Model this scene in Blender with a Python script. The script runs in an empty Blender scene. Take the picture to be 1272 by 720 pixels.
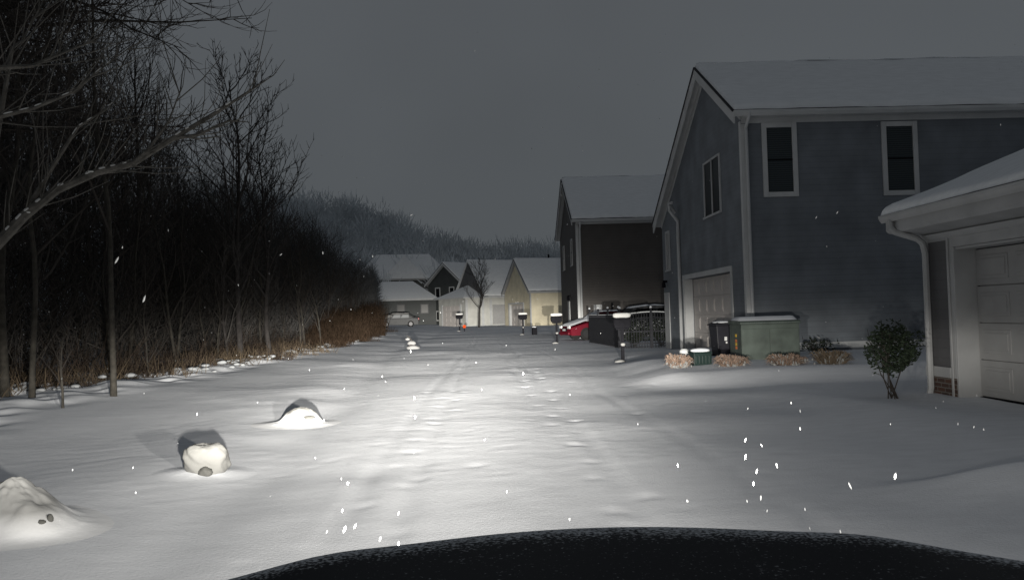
import bpy, math, random
import numpy as np
from mathutils import Vector, Matrix

R = math.radians
rnd = random.Random(7)
sc = bpy.context.scene
col = sc.collection

# ------------------------------------------------------------------ helpers
def link(o):
    col.objects.link(o); return o

def tag(o, label=None, cat=None, group=None, kind=None):
    if label: o['label'] = label
    if cat: o['category'] = cat
    if group: o['group'] = group
    if kind: o['kind'] = kind
    return o

def thing(name, label, cat, loc=(0, 0, 0), rz=0, group=None):
    o = link(bpy.data.objects.new(name, None))
    o.empty_display_size = .2
    o.location = loc; o.rotation_euler = (0, 0, rz)
    return tag(o, label, cat, group)

def copy_tree(o, parent=None):
    c = link(o.copy())
    if parent: c.parent = parent
    for ch in list(o.children): copy_tree(ch, c)
    return c

class MB:
    """collects shapes and links them as one mesh object"""
    def __init__(s): s.v = []; s.f = []; s.m = []; s.cm = 0
    def add(s, vs, fs):
        n = len(s.v)
        s.v.extend([tuple(p) for p in vs])
        s.f.extend([tuple(i + n for i in f) for f in fs])
        s.m.extend([s.cm] * len(fs))
        return s
    def box(s, x0, x1, y0, y1, z0, z1):
        v = [(x, y, z) for z in (z0, z1) for y in (y0, y1) for x in (x0, x1)]
        return s.add(v, [(0, 2, 3, 1), (4, 5, 7, 6), (0, 1, 5, 4), (1, 3, 7, 5), (3, 2, 6, 7), (2, 0, 4, 6)])
    def obox(s, c, ax, ay, az, hx, hy, hz):
        c = Vector(c); v = []
        for k in (-1, 1):
            for j in (-1, 1):
                for i in (-1, 1): v.append(c + ax * (i * hx) + ay * (j * hy) + az * (k * hz))
        return s.add(v, [(0, 2, 3, 1), (4, 5, 7, 6), (0, 1, 5, 4), (1, 3, 7, 5), (3, 2, 6, 7), (2, 0, 4, 6)])
    def prism(s, poly, a0, a1, axis='x'):
        """poly: list of 2D points; axis x: (y,z) extruded in x; axis y: (x,z) extruded in y; axis z: (x,y) extruded in z"""
        n = len(poly)
        def mk(p, a): return {'x': (a, p[0], p[1]), 'y': (p[0], a, p[1]), 'z': (p[0], p[1], a)}[axis]
        v = [mk(p, a0) for p in poly] + [mk(p, a1) for p in poly]
        f = [tuple(range(n))[::-1], tuple(range(n, 2 * n))] + [(i, (i + 1) % n, n + (i + 1) % n, n + i) for i in range(n)]
        return s.add(v, f)
    def tube(s, pts, rad, n=6, cap=True):
        pts = [Vector(p) for p in pts]
        if not isinstance(rad, (list, tuple)): rad = [rad] * len(pts)
        vs = []; fs = []; prev = None
        for i, p in enumerate(pts):
            t = (pts[min(i + 1, len(pts) - 1)] - pts[max(i - 1, 0)])
            t = t.normalized() if t.length > 1e-9 else Vector((0, 0, 1))
            if prev is None:
                a = t.cross(Vector((0, 0, 1)))
                if a.length < .05: a = t.cross(Vector((1, 0, 0)))
                a.normalize()
            else:
                a = prev - t * prev.dot(t)
                if a.length < 1e-6: a = t.cross(Vector((1, 0, .3)))
                a.normalize()
            prev = a; b = t.cross(a)
            for k in range(n):
                w = 2 * math.pi * k / n
                vs.append(p + (a * math.cos(w) + b * math.sin(w)) * rad[i])
        for i in range(len(pts) - 1):
            for k in range(n):
                fs.append((i * n + k, i * n + (k + 1) % n, (i + 1) * n + (k + 1) % n, (i + 1) * n + k))
        if cap and n > 2:
            fs.append(tuple(range(n))[::-1]); fs.append(tuple((len(pts) - 1) * n + k for k in range(n)))
        return s.add(vs, fs)
    def lathe(s, prof, c=(0, 0, 0), n=20):
        """prof: (r,z) pairs about the z axis at c"""
        vs = [];fs = []
        for (r, z) in prof:
            for k in range(n):
                w = 2 * math.pi * k / n
                vs.append((c[0] + r * math.cos(w), c[1] + r * math.sin(w), c[2] + z))
        for i in range(len(prof) - 1):
            for k in range(n):
                fs.append((i * n + k, i * n + (k + 1) % n, (i + 1) * n + (k + 1) % n, (i + 1) * n + k))
        fs.append(tuple(range(n))[::-1]); fs.append(tuple((len(prof) - 1) * n + k for k in range(n)))
        return s.add(vs, fs)
    def build(s, name, mats, parent=None, smooth=False, bevel=0):
        me = bpy.data.meshes.new(name)
        me.from_pydata(s.v, [], s.f)
        if not isinstance(mats, (list, tuple)): mats = [mats]
        for m in mats: me.materials.append(m)
        if len(mats) > 1: me.polygons.foreach_set('material_index', s.m)
        if smooth: me.polygons.foreach_set('use_smooth', [True] * len(me.polygons))
        me.update()
        o = link(bpy.data.objects.new(name, me))
        if parent: o.parent = parent
        if bevel:
            b = o.modifiers.new('bevel', 'BEVEL'); b.width = bevel; b.segments = 2; b.limit_method = 'ANGLE'
        return o

# ------------------------------------------------------------------ noise (numpy)
def vnoise(x, y, seed=0):
    x = np.asarray(x, float); y = np.asarray(y, float)
    xi = np.floor(x).astype(np.int64); yi = np.floor(y).astype(np.int64)
    xf = x - xi; yf = y - yi
    def h(a, b):
        n = (a * 374761393 + b * 668265263 + seed * 974634779) & 0xffffffff
        n = ((n ^ (n >> 13)) * 1274126177) & 0xffffffff
        n = (n ^ (n >> 16)) & 0xffffff
        return n / float(0xffffff)
    u = xf * xf * xf * (xf * (xf * 6 - 15) + 10); v = yf * yf * yf * (yf * (yf * 6 - 15) + 10)
    a = h(xi, yi) * (1 - u) + h(xi + 1, yi) * u
    b = h(xi, yi + 1) * (1 - u) + h(xi + 1, yi + 1) * u
    return (a * (1 - v) + b * v) * 2 - 1

def sm(a, b, x):
    t = np.clip((np.asarray(x, float) - a) / (b - a), 0, 1)
    return t * t * (3 - 2 * t)

# ------------------------------------------------------------------ camera (a phone held behind the windscreen)
F = 1000.0; W0, H0 = 1272, 720
CAMZ = 1.45
yaw, pitch, roll = R(1.72), R(1.72), .028
fw = Vector((math.sin(yaw) * math.cos(pitch), math.cos(yaw) * math.cos(pitch), math.sin(pitch)))
r0 = Vector((math.cos(yaw), -math.sin(yaw), 0)); u0 = r0.cross(fw)
rt = r0 * math.cos(roll) - u0 * math.sin(roll)
up = u0 * math.cos(roll) + r0 * math.sin(roll)
cam = bpy.data.cameras.new('camera')
cam.sensor_width = 36; cam.lens = 36 * F / W0
cam.clip_start = .05; cam.clip_end = 3000
co = link(bpy.data.objects.new('camera', cam))
M = Matrix((rt, up, -fw)).transposed().to_4x4(); M.translation = (0, 0, CAMZ)
co.matrix_world = M
sc.camera = co

def at(px, py, Y):
    """the point of the place seen at photo pixel (px,py) lying Y metres down the alley"""
    d = fw * F + rt * (px - 636) + up * (360 - py)
    t = Y / d.y
    return Vector((d.x * t, Y, CAMZ + d.z * t))

# ------------------------------------------------------------------ materials
def mat(name, color, rough=.7, var=.0, vscale=3., bump=0., bscale=30., spec=.3, metal=0., dark=None):
    m = bpy.data.materials.new(name); m.use_nodes = True
    nt = m.node_tree; b = nt.nodes['Principled BSDF']
    b.inputs['Roughness'].default_value = rough
    b.inputs['Specular IOR Level'].default_value = spec
    b.inputs['Metallic'].default_value = metal
    c = (*color, 1)
    b.inputs['Base Color'].default_value = c
    tc = nt.nodes.new('ShaderNodeTexCoord')
    if var or dark:
        n = nt.nodes.new('ShaderNodeTexNoise'); n.inputs['Scale'].default_value = vscale; n.inputs['Detail'].default_value = 6
        nt.links.new(tc.outputs['Object'], n.inputs['Vector'])
        mx = nt.nodes.new('ShaderNodeMix'); mx.data_type = 'RGBA'
        d = dark or tuple(x * (1 - var) for x in color)
        mx.inputs[6].default_value = (*d, 1); mx.inputs[7].default_value = (*tuple(min(1, x * (1 + var)) for x in color), 1)
        rp = nt.nodes.new('ShaderNodeMapRange'); rp.inputs[1].default_value = .3; rp.inputs[2].default_value = .7
        nt.links.new(n.outputs['Fac'], rp.inputs[0]); nt.links.new(rp.outputs[0], mx.inputs[0])
        nt.links.new(mx.outputs[2], b.inputs['Base Color'])
    if bump:
        n2 = nt.nodes.new('ShaderNodeTexNoise'); n2.inputs['Scale'].default_value = bscale; n2.inputs['Detail'].default_value = 5
        nt.links.new(tc.outputs['Object'], n2.inputs['Vector'])
        bp = nt.nodes.new('ShaderNodeBump'); bp.inputs['Strength'].default_value = bump; bp.inputs['Distance'].default_value = .02
        nt.links.new(n2.outputs['Fac'], bp.inputs['Height']); nt.links.new(bp.outputs['Normal'], b.inputs['Normal'])
    return m

def siding(name, color, step=.15, var=.12):
    m = mat(name, color, .6, var, 1.3)
    nt = m.node_tree; b = nt.nodes['Principled BSDF']
    tc = nt.nodes.new('ShaderNodeTexCoord'); sp = nt.nodes.new('ShaderNodeSeparateXYZ')
    nt.links.new(tc.outputs['Object'], sp.inputs[0])
    dv = nt.nodes.new('ShaderNodeMath'); dv.operation = 'DIVIDE'; dv.inputs[1].default_value = step
    fr = nt.nodes.new('ShaderNodeMath'); fr.operation = 'FRACT'
    nt.links.new(sp.outputs[2], dv.inputs[0]); nt.links.new(dv.outputs[0], fr.inputs[0])
    # each board leans out towards its lower lip, with a thin dark gap under it
    ng = nt.nodes.new('ShaderNodeMath'); ng.operation = 'SUBTRACT'; ng.inputs[0].default_value = 1
    nt.links.new(fr.outputs[0], ng.inputs[1])
    bp = nt.nodes.new('ShaderNodeBump'); bp.inputs['Strength'].default_value = .5; bp.inputs['Distance'].default_value = .007
    nt.links.new(ng.outputs[0], bp.inputs['Height']); nt.links.new(bp.outputs['Normal'], b.inputs['Normal'])
    mr = nt.nodes.new('ShaderNodeMapRange'); mr.inputs[1].default_value = .86; mr.inputs[2].default_value = .98
    mr.inputs[3].default_value = 1; mr.inputs[4].default_value = .86
    nt.links.new(fr.outputs[0], mr.inputs[0])
    src = b.inputs['Base Color'].links[0].from_socket
    mul = nt.nodes.new('ShaderNodeMix'); mul.data_type = 'RGBA'; mul.blend_type = 'MULTIPLY'; mul.inputs[0].default_value = 1
    nt.links.new(src, mul.inputs[6]); nt.links.new(mr.outputs[0], mul.inputs[7])
    nt.links.new(mul.outputs[2], b.inputs['Base Color'])
    return m

def snow_mat(name, c=(.78, .80, .84), fine=.25):
    m = bpy.data.materials.new(name); m.use_nodes = True
    nt = m.node_tree; b = nt.nodes['Principled BSDF']
    b.inputs['Roughness'].default_value = .85; b.inputs['Specular IOR Level'].default_value = .15
    tc = nt.nodes.new('ShaderNodeTexCoord')
    n1 = nt.nodes.new('ShaderNodeTexNoise'); n1.inputs['Scale'].default_value = 38; n1.inputs['Detail'].default_value = 5; n1.inputs['Roughness'].default_value = .65
    nt.links.new(tc.outputs['Object'], n1.inputs['Vector'])
    mp = nt.nodes.new('ShaderNodeMapping'); mp.inputs['Scale'].default_value = (1.2, 3.2, 1)
    nt.links.new(tc.outputs['Object'], mp.inputs[0])
    n2 = nt.nodes.new('ShaderNodeTexNoise'); n2.inputs['Scale'].default_value = 2.2; n2.inputs['Detail'].default_value = 7
    nt.links.new(mp.outputs[0], n2.inputs['Vector'])
    mx = nt.nodes.new('ShaderNodeMix'); mx.data_type = 'RGBA'
    mx.inputs[6].default_value = (*[x * .86 for x in c], 1); mx.inputs[7].default_value = (*[min(1, x * 1.1) for x in c], 1)
    nt.links.new(n2.outputs['Fac'], mx.inputs[0]); nt.links.new(mx.outputs[2], b.inputs['Base Color'])
    bp = nt.nodes.new('ShaderNodeBump'); bp.inputs['Strength'].default_value = fine; bp.inputs['Distance'].default_value = .009
    nt.links.new(n1.outputs['Fac'], bp.inputs['Height'])
    nt.links.new(bp.outputs['Normal'], b.inputs['Normal'])
    return m

SNOW = snow_mat('snow', fine=.42)
SNOW_DIM_MID = snow_mat('mid_dimmed_snow', (.50, .50, .49), .3)  # snow colour darkened to hold down headlamp glare
SNOW_FLAKE = snow_mat('flake_snow', (.36, .37, .38), 0)
SNOW_DIM_LOW = snow_mat('low_dimmed_snow', (.235, .235, .23), .3)  # darker snow copy still, offsetting strong headlamp light in the colour
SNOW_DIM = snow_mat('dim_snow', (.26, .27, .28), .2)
SNOW_ROOF = snow_mat('roof_snow', (.78, .80, .82), .1)
WHITE = mat('white_trim', (.47, .48, .485), .5, .08, 2)
WHITEG = mat('garage_trim', (.37, .375, .38), .5, .12, 2)
GREY_TRIM = mat('grey_trim', (.42, .43, .44), .5, .08, 2)
SHINGLE = mat('shingle', (.03, .03, .035), .9, .2, 8)
SLATE = siding('slate_siding', (.150, .166, .186), var=.2)
SLATE2 = siding('grey_siding', (.10, .10, .105))
BROWNW = siding('brown_siding', (.075, .068, .064))
CREAM = siding('cream_siding', (.66, .60, .45))
TAUPE = siding('taupe_siding', (.30, .27, .21))
PALE = siding('pale_siding', (.50, .50, .47))
DARKW = siding('dark_siding', (.05, .055, .055))
def blind_glass():
    m = mat('window_glass_blind', (.006, .008, .009), .25, spec=.2)
    nt = m.node_tree; b = nt.nodes['Principled BSDF']; tc = nt.nodes.new('ShaderNodeTexCoord')
    w = nt.nodes.new('ShaderNodeTexWave'); w.bands_direction = 'Z'; w.inputs['Scale'].default_value = 5.5; w.inputs['Distortion'].default_value = .4
    nt.links.new(tc.outputs['Object'], w.inputs[0])
    mx = nt.nodes.new('ShaderNodeMix'); mx.data_type = 'RGBA'; mx.inputs[6].default_value = (.018, .024, .027, 1); mx.inputs[7].default_value = (.042, .052, .057, 1)
    nt.links.new(w.outputs['Fac'], mx.inputs[0]); nt.links.new(mx.outputs[2], b.inputs['Base Color']); return m
GLASSB = blind_glass()
GLASS = mat('window_glass', (.006, .007, .008), .3, spec=.12)
FENCE = mat('fence_metal', (.026, .027, .032), .7, .2, 10, spec=.15)
BLACK = mat('black_metal', (.006, .006, .008), .75, .2, 10, spec=.08)
DOORW = mat('garage_door_paint', (.32, .32, .32), .5, .06, 4)
DOORT = mat('tan_door_paint', (.50, .47, .45), .5, .06, 4)
GREEN = mat('transformer_green', (.074, .092, .081), .6, .3, 3)
GREEND = mat('pedestal_green', (.009, .021, .019), .5, .1, 6)
PLASTIC = mat('bin_plastic', (.02, .02, .026), .5, .1, 8)
YEL = mat('sticker_yellow', (.7, .45, .05), .6, .1, 20)
ORG = mat('sticker_orange', (.65, .2, .06), .6, .1, 20)
BARK = mat('bark', (.034, .031, .026), .9, .45, 9, .5, 40)
BARKD = mat('dark_bark', (.03, .027, .026), .95, .4, 7)
TWIG = mat('twig', (.041, .037, .034), 1, .3, 3, spec=0)
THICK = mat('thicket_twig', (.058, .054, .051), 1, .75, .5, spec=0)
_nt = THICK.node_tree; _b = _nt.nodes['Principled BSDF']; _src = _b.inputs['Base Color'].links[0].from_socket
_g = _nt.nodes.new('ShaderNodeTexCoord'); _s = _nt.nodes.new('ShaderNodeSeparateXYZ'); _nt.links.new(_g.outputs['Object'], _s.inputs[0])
_m = _nt.nodes.new('ShaderNodeMapRange'); _m.inputs[1].default_value = 25; _m.inputs[2].default_value = 85; _nt.links.new(_s.outputs[1], _m.inputs[0])  # distance haze painted in: twig colour lightens down the alley
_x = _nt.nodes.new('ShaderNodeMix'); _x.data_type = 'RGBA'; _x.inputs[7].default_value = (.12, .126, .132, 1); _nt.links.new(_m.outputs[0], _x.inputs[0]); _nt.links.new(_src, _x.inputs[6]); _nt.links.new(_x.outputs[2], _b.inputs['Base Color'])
HILLT = mat('hill_twig', (.60, .64, .67), .98, .25, .08)  # pale grey-blue, with the haze of distance put into the twig colour
REED = mat('dry_reed', (.026, .018, .0125), 1, .8, 5, spec=0)
TAN = mat('tan_grass', (.205, .145, .112), .9, .6, 14)
TAND = mat('brown_grass', (.11, .085, .06), .9, .35, 9)
LEAF = mat('evergreen_leaf', (.016, .022, .015), .8, .4, 12)
STONE = mat('stone', (.08, .08, .075), .9, .3, 14, .5, 30)
RED = mat('red_paint', (.10, .004, .012), .5, .08, 6, spec=.15)
DARKCAR = mat('dark_car_paint', (.02, .022, .026), .4, .1, 6, spec=.4)
GREYCAR = mat('grey_car_paint', (.07, .072, .075), .6, .1, 6)
TYRE = mat('tyre', (.012, .012, .012), .9, .1, 10)
RIM = mat('rim', (.04, .04, .042), .4, .1, 10, metal=.6)
LENS = mat('headlight_lens', (.75, .75, .74), .15, spec=.6)
TAILR = mat('tail_lens', (.4, .02, .02), .2)
AMBER = mat('amber_reflector', (.42, .05, .008), .8, spec=.05)

def brick():
    m = mat('brick', (.09, .05, .04), .9)
    nt = m.node_tree; b = nt.nodes['Principled BSDF']
    tc = nt.nodes.new('ShaderNodeTexCoord'); mp = nt.nodes.new('ShaderNodeMapping'); mp.inputs['Rotation'].default_value = (0, R(90), R(90))
    t = nt.nodes.new('ShaderNodeTexBrick'); t.inputs['Scale'].default_value = 1
    t.inputs['Brick Width'].default_value = .21; t.inputs['Row Height'].default_value = .07; t.inputs['Mortar Size'].default_value = .008
    t.inputs['Color1'].default_value = (.10, .055, .04, 1); t.inputs['Color2'].default_value = (.06, .04, .035, 1); t.inputs['Mortar'].default_value = (.16, .15, .14, 1)
    sp = nt.nodes.new('ShaderNodeSeparateXYZ'); cb = nt.nodes.new('ShaderNodeCombineXYZ')
    nt.links.new(tc.outputs['Object'], sp.inputs[0]); nt.links.new(sp.outputs[1], cb.inputs[0]); nt.links.new(sp.outputs[2], cb.inputs[1])
    nt.links.new(cb.outputs[0], t.inputs['Vector']); nt.links.new(t.outputs['Color'], b.inputs['Base Color'])
    return m
BRICK = brick()

# ------------------------------------------------------------------ ground: one snow sheet to the horizon
foot = []
for k in range(26):                       # old half-filled footprints wandering along the alley
    y = 5 + k * .72
    foot.append((.95 + .13 * (-1) ** k + rnd.gauss(0, .09), y + rnd.uniform(-.3, .3), rnd.uniform(.008, .020)))
for k in range(14):
    foot.append((-.9 + .15 * (-1) ** k + .12 * k * .2 + rnd.gauss(0, .1), 5.5 + k * .8 + rnd.gauss(0, .25), rnd.uniform(.005, .012)))
for k in range(22):
    foot.append((rnd.uniform(-1.8, 3.2), rnd.uniform(5, 17), rnd.uniform(.004, .014)))

def hgt(x, y):
    x = np.asarray(x, float); y = np.asarray(y, float)
    h = .17 * sm(40, 85, y) + 0 * x
    # planting bed in front of the corner house
    bed = sm(2.7, 4.1, x + .25 * vnoise(y * .5, x * .3, 5)) * sm(14.6, 16.2, y + .3 * vnoise(x * .7, 1, 4)) * (1 - sm(19.5, 23, y) * (1 - sm(5.8, 6.6, x)))
    bed = bed * (1 - sm(23, 30, y))
    h = h + .21 * bed
    # yard side of the alley
    h = h + .05 * sm(4.0, 5.5, x) * sm(4, 8, y) * (1 - sm(20, 30, y))
    # low drifts on the right
    yd = y - 6.3 - .1 * (x - 4.3)
    h = h + .15 * np.exp(-((x - 4.3) / .85) ** 2 - (yd / np.where(yd > 0, .16, .55)) ** 2)
    h = h + .028 * np.exp(-((x - 3.9) / 1.3) ** 2 - ((y - 13.4) / .8) ** 2)
    h = h + .022 * np.exp(-((x - 3.1) / 1.2) ** 2 - ((y - 10.4) / .8) ** 2)
    # left verge: soft gutter, then bank up into the wood
    xw = x + .25 * vnoise(y * .18, 3.1, 8) + .10 * vnoise(y * .6, 9.1, 9)
    edge = -2.3 - 1.6 * sm(8, 40, y)
    h = h - .022 * np.exp(-((xw - edge) / .35) ** 2) + .05 * sm(-.1, -1.4, xw - edge)
    wb = sm(-6.3, -7.6, x + .6 * vnoise(y * .3, 4, 41)) * (1 - sm(55, 65, y))
    h = h + wb * (.10 * vnoise(x * .9, y * .8, 42).clip(-.3, 1) + .05 * vnoise(x * 2.3, y * 2.1, 43))
    h = h + .16 * sm(-4.5, -8.5, x) + 1.3 * sm(-10, -28, x) + 9 * sm(-28, -120, x)
    # old vehicle ruts
    for c, dpt in ((-1.05, .012), (-.75, .016), (.62, .016), (.98, .015), (2.05, .009)):
        cw = c + .10 * vnoise(y * .13, c * 3, 2) + .025 * vnoise(y * 1.1, c * 5, 6)
        wd_ = .085 + .03 * vnoise(y * .8, c * 7, 7)
        keep = .55 + .45 * vnoise(y * .45, c * 2, 19)
        h = h - dpt * keep * np.exp(-np.abs((x - cw) / wd_) ** 3) + dpt * .35 * keep * np.exp(-((np.abs(x - cw) - .16) / .05) ** 2)
    h = h + .014 * np.exp(-((x - .2) / .4) ** 2)
    # hills behind the houses
    h = h + sm(115, 215, y) * (9.5 + 12.5 * sm(3, -42, x)) + 14 * sm(215, 500, y)
    # drifts, wind ripples (axes turned and warped so that no row or column lines up)
    near = 1 - sm(18, 45, y) * .6
    wx = x + .5 * vnoise(x * .55 + .3 * y, y * .6, 20) + .16 * vnoise(x * 1.7, y * 1.9 + .4 * x, 22)
    wy = y + .4 * vnoise(x * .6, y * .5 + 7 - .2 * x, 21) + .12 * vnoise(x * 2.1 + .5 * y, y * 1.6, 23)
    def tn(fx, fy, a, sd): return vnoise((wx * math.cos(a) + wy * math.sin(a)) * fx, (-wx * math.sin(a) + wy * math.cos(a)) * fy, sd)
    h = h + .036 * tn(.23, .2, .5, 11) + .012 * tn(.6, .55, -.4, 12)
    h = h + near * (.0014 * tn(1.0, 1.5, .6, 13) + .0006 * tn(2.4, 3.6, -.35, 14) + .0005 * tn(5.5, 8, .4, 15))
    patch = sm(-.1, .55, tn(.5, .4, .9, 31))
    h = h + near * patch * (.0010 * tn(4.3, 6.5, .3, 16) + .0011 * tn(12, 13, .5, 17) + .0010 * tn(7, 7, .9, 18) + .0008 * tn(21, 24, .2, 24))
    for (fx, fy, d) in foot:
        rr = ((x - fx) / .055) ** 2 + ((y - fy) / .09) ** 2
        h = h - d * np.exp(-rr) + d * .12 * np.exp(-((x - fx) / .16) ** 2 - ((y - fy - .2) / .12) ** 2)
    return h

def gz(x, y): return float(hgt(np.array([x]), np.array([y]))[0])

def make_ground():
    def grow(a, b, d0, f):
        r = [a]; d = d0
        while r[-1] < b: r.append(r[-1] + d); d *= f
        return r
    ys = list(np.arange(-40, 2, 2.0)) + list(np.arange(2, 20, .05)) + grow(20, 60, .055, 1.017) + grow(61, 900, .7, 1.05)
    xc = list(np.arange(-10, 9, .065))
    xr = grow(9.0, 500, .1, 1.09); xl = [-a for a in grow(10.07, 500, .1, 1.09)][::-1]
    xs = np.array(xl + xc + xr); ys = np.array(ys)
    X, Y = np.meshgrid(xs, ys); Z = hgt(X, Y)
    nx, ny = len(xs), len(ys)
    co_ = np.stack([X, Y, Z], -1).reshape(-1, 3).astype(np.float32)
    i = np.arange(nx * ny).reshape(ny, nx)
    q = np.stack([i[:-1, :-1], i[:-1, 1:], i[1:, 1:], i[1:, :-1]], -1).reshape(-1, 4)
    me = bpy.data.meshes.new('snow_ground')
    me.vertices.add(len(co_)); me.vertices.foreach_set('co', co_.ravel())
    me.loops.add(q.size); me.loops.foreach_set('vertex_index', q.ravel().astype(np.int32))
    me.polygons.add(len(q)); me.polygons.foreach_set('loop_start', np.arange(0, q.size, 4, dtype=np.int32))
    me.polygons.foreach_set('use_smooth', np.ones(len(q), dtype=bool))
    me.materials.append(SNOW); me.update(); me.validate()
    o = link(bpy.data.objects.new('snow_ground', me)); tag(o, kind='structure')
make_ground()

# ------------------------------------------------------------------ houses
def clip_roof(y, yp, zn, zp, zf, D):
    return zn + (zp - zn) * y / yp if y <= yp else zp + (zf - zp) * (y - yp) / (D - yp)

def rect_frame(mb, plane, c, z0, w, h, t, off, dep):
    """four boards round an opening, proud of the wall. plane 'x' -> on x=0 facing -x ; 'y' -> on y=0 facing -y"""
    def b(a0, a1, b0, b1):
        if plane == 'x': mb.box(-dep, off, a0, a1, b0, b1)
        else: mb.box(a0, a1, -dep, off, b0, b1)
    b(c - w / 2, c - w / 2 + t, z0, z0 + h); b(c + w / 2 - t, c + w / 2, z0, z0 + h)
    b(c - w / 2 + t, c + w / 2 - t, z0 + h - t, z0 + h); b(c - w / 2 + t, c + w / 2 - t, z0, z0 + t)

def window(root, plane, c, z0, w, h, t=.1, mull=False, frame=None):
    m = MB(); rect_frame(m, plane, c, z0, w, h, t, .002, .05)
    # projecting sill
    if plane == 'x': m.box(-.09, -.052, c - w / 2 - .02, c + w / 2 + .02, z0 - .02, z0 + .04)
    fr = m.build('window', frame or WHITE, root, bevel=.008)
    p = MB()
    a0, a1, b0, b1 = c - w / 2 + t + .002, c + w / 2 - t - .002, z0 + t + .002, z0 + h - t - .002
    if plane == 'x': p.box(-.012, -.004, a0, a1, b0, b1)
    else: p.box(a0, a1, -.012, -.004, b0, b1)
    p.build('pane', GLASSB if plane == 'y' else GLASS, fr)
    s = MB(); mid = (b0 + b1) / 2
    if plane == 'x':
        if mull: s.box(-.045, -.014, c - .025, c + .025, b0, b1)
        else: s.box(-.03, -.014, a0, a1, mid - .02, mid + .02)
    else: s.box(a0, a1, -.03, -.014, mid - .02, mid + .02)
    s.build('sash', BLACK if not mull else (frame or WHITE), fr)
    return fr

def garage_panels(mb, plane, a0, a1, z0, z1, x, rows=4, cols=4):
    """sectional door: slab with raised rectangular panels"""
    def b(p0, p1, q0, q1, d0, d1):
        if plane == 'x': mb.box(d0, d1, p0, p1, q0, q1)
        else: mb.box(p0, p1, d0, d1, q0, q1)
    hh = (z1 - z0) / rows; ww = (a1 - a0) / cols
    for r in range(rows):
        b(a0, a1, z0 + r * hh + .006, z0 + (r + 1) * hh - .006, x, x + .05)
        for c in range(cols):
            p0, p1 = a0 + c * ww + .09, a0 + (c + 1) * ww - .09
            q0, q1 = z0 + r * hh + .1, z0 + (r + 1) * hh - .1
            b(p0, p1, q0, q1, x - .012, x + .002)
            b(p0 + .05, p1 - .05, q0 + .05, q1 - .05, x - .024, x - .01)
    b(a0, a1, z0, z1, x + .052, x + .06)

def snow_sheet(mb, P00, P10, P01, t, nx, ny, seed, up=Vector((0, 0, 1))):
    """snow lying on a roof slope: P00->P10 along the eave, P00->P01 up the slope; rounded uneven edges"""
    P00, P10, P01 = Vector(P00), Vector(P10), Vector(P01); e1, e2 = P10 - P00, P01 - P00; L1, L2 = e1.length, e2.length
    vs = []
    def par(n, L):
        a = [0, .02, .06, .14, .28]; k = max(3, n)
        return [v / L for v in a] + [(.28 + (L - .56) * i / k) / L for i in range(1, k)] + [1 - v / L for v in a[::-1]]
    A, B = par(nx, L1), par(ny, L2)
    for b in B:
        for a in A:
            d = min(a * L1, (1 - a) * L1, b * L2); rim = min(1., d / .14); h = t * math.sqrt(max(0, 1 - (1 - rim) ** 2))
            xx, yy = a * L1, b * L2
            w = .035 * float(vnoise(xx * 1.6 + seed, seed, 3)) + .02 * float(vnoise(xx * 5 + seed, 2, 4)) if b < .5 else 0
            w *= max(0, 1 - yy / .5)
            h *= 1 + .22 * float(vnoise(xx * .8, yy * .9, seed)) + .12 * float(vnoise(xx * 2.7, yy * 2.5, seed + 1))
            vs.append(P00 + e1 * a + e2 * b - e2.normalized() * w + up * h)
    n = len(A)
    mb.add(vs, [(j * n + i, j * n + i + 1, (j + 1) * n + i + 1, (j + 1) * n + i) for j in range(len(B) - 1) for i in range(n - 1)])

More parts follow.
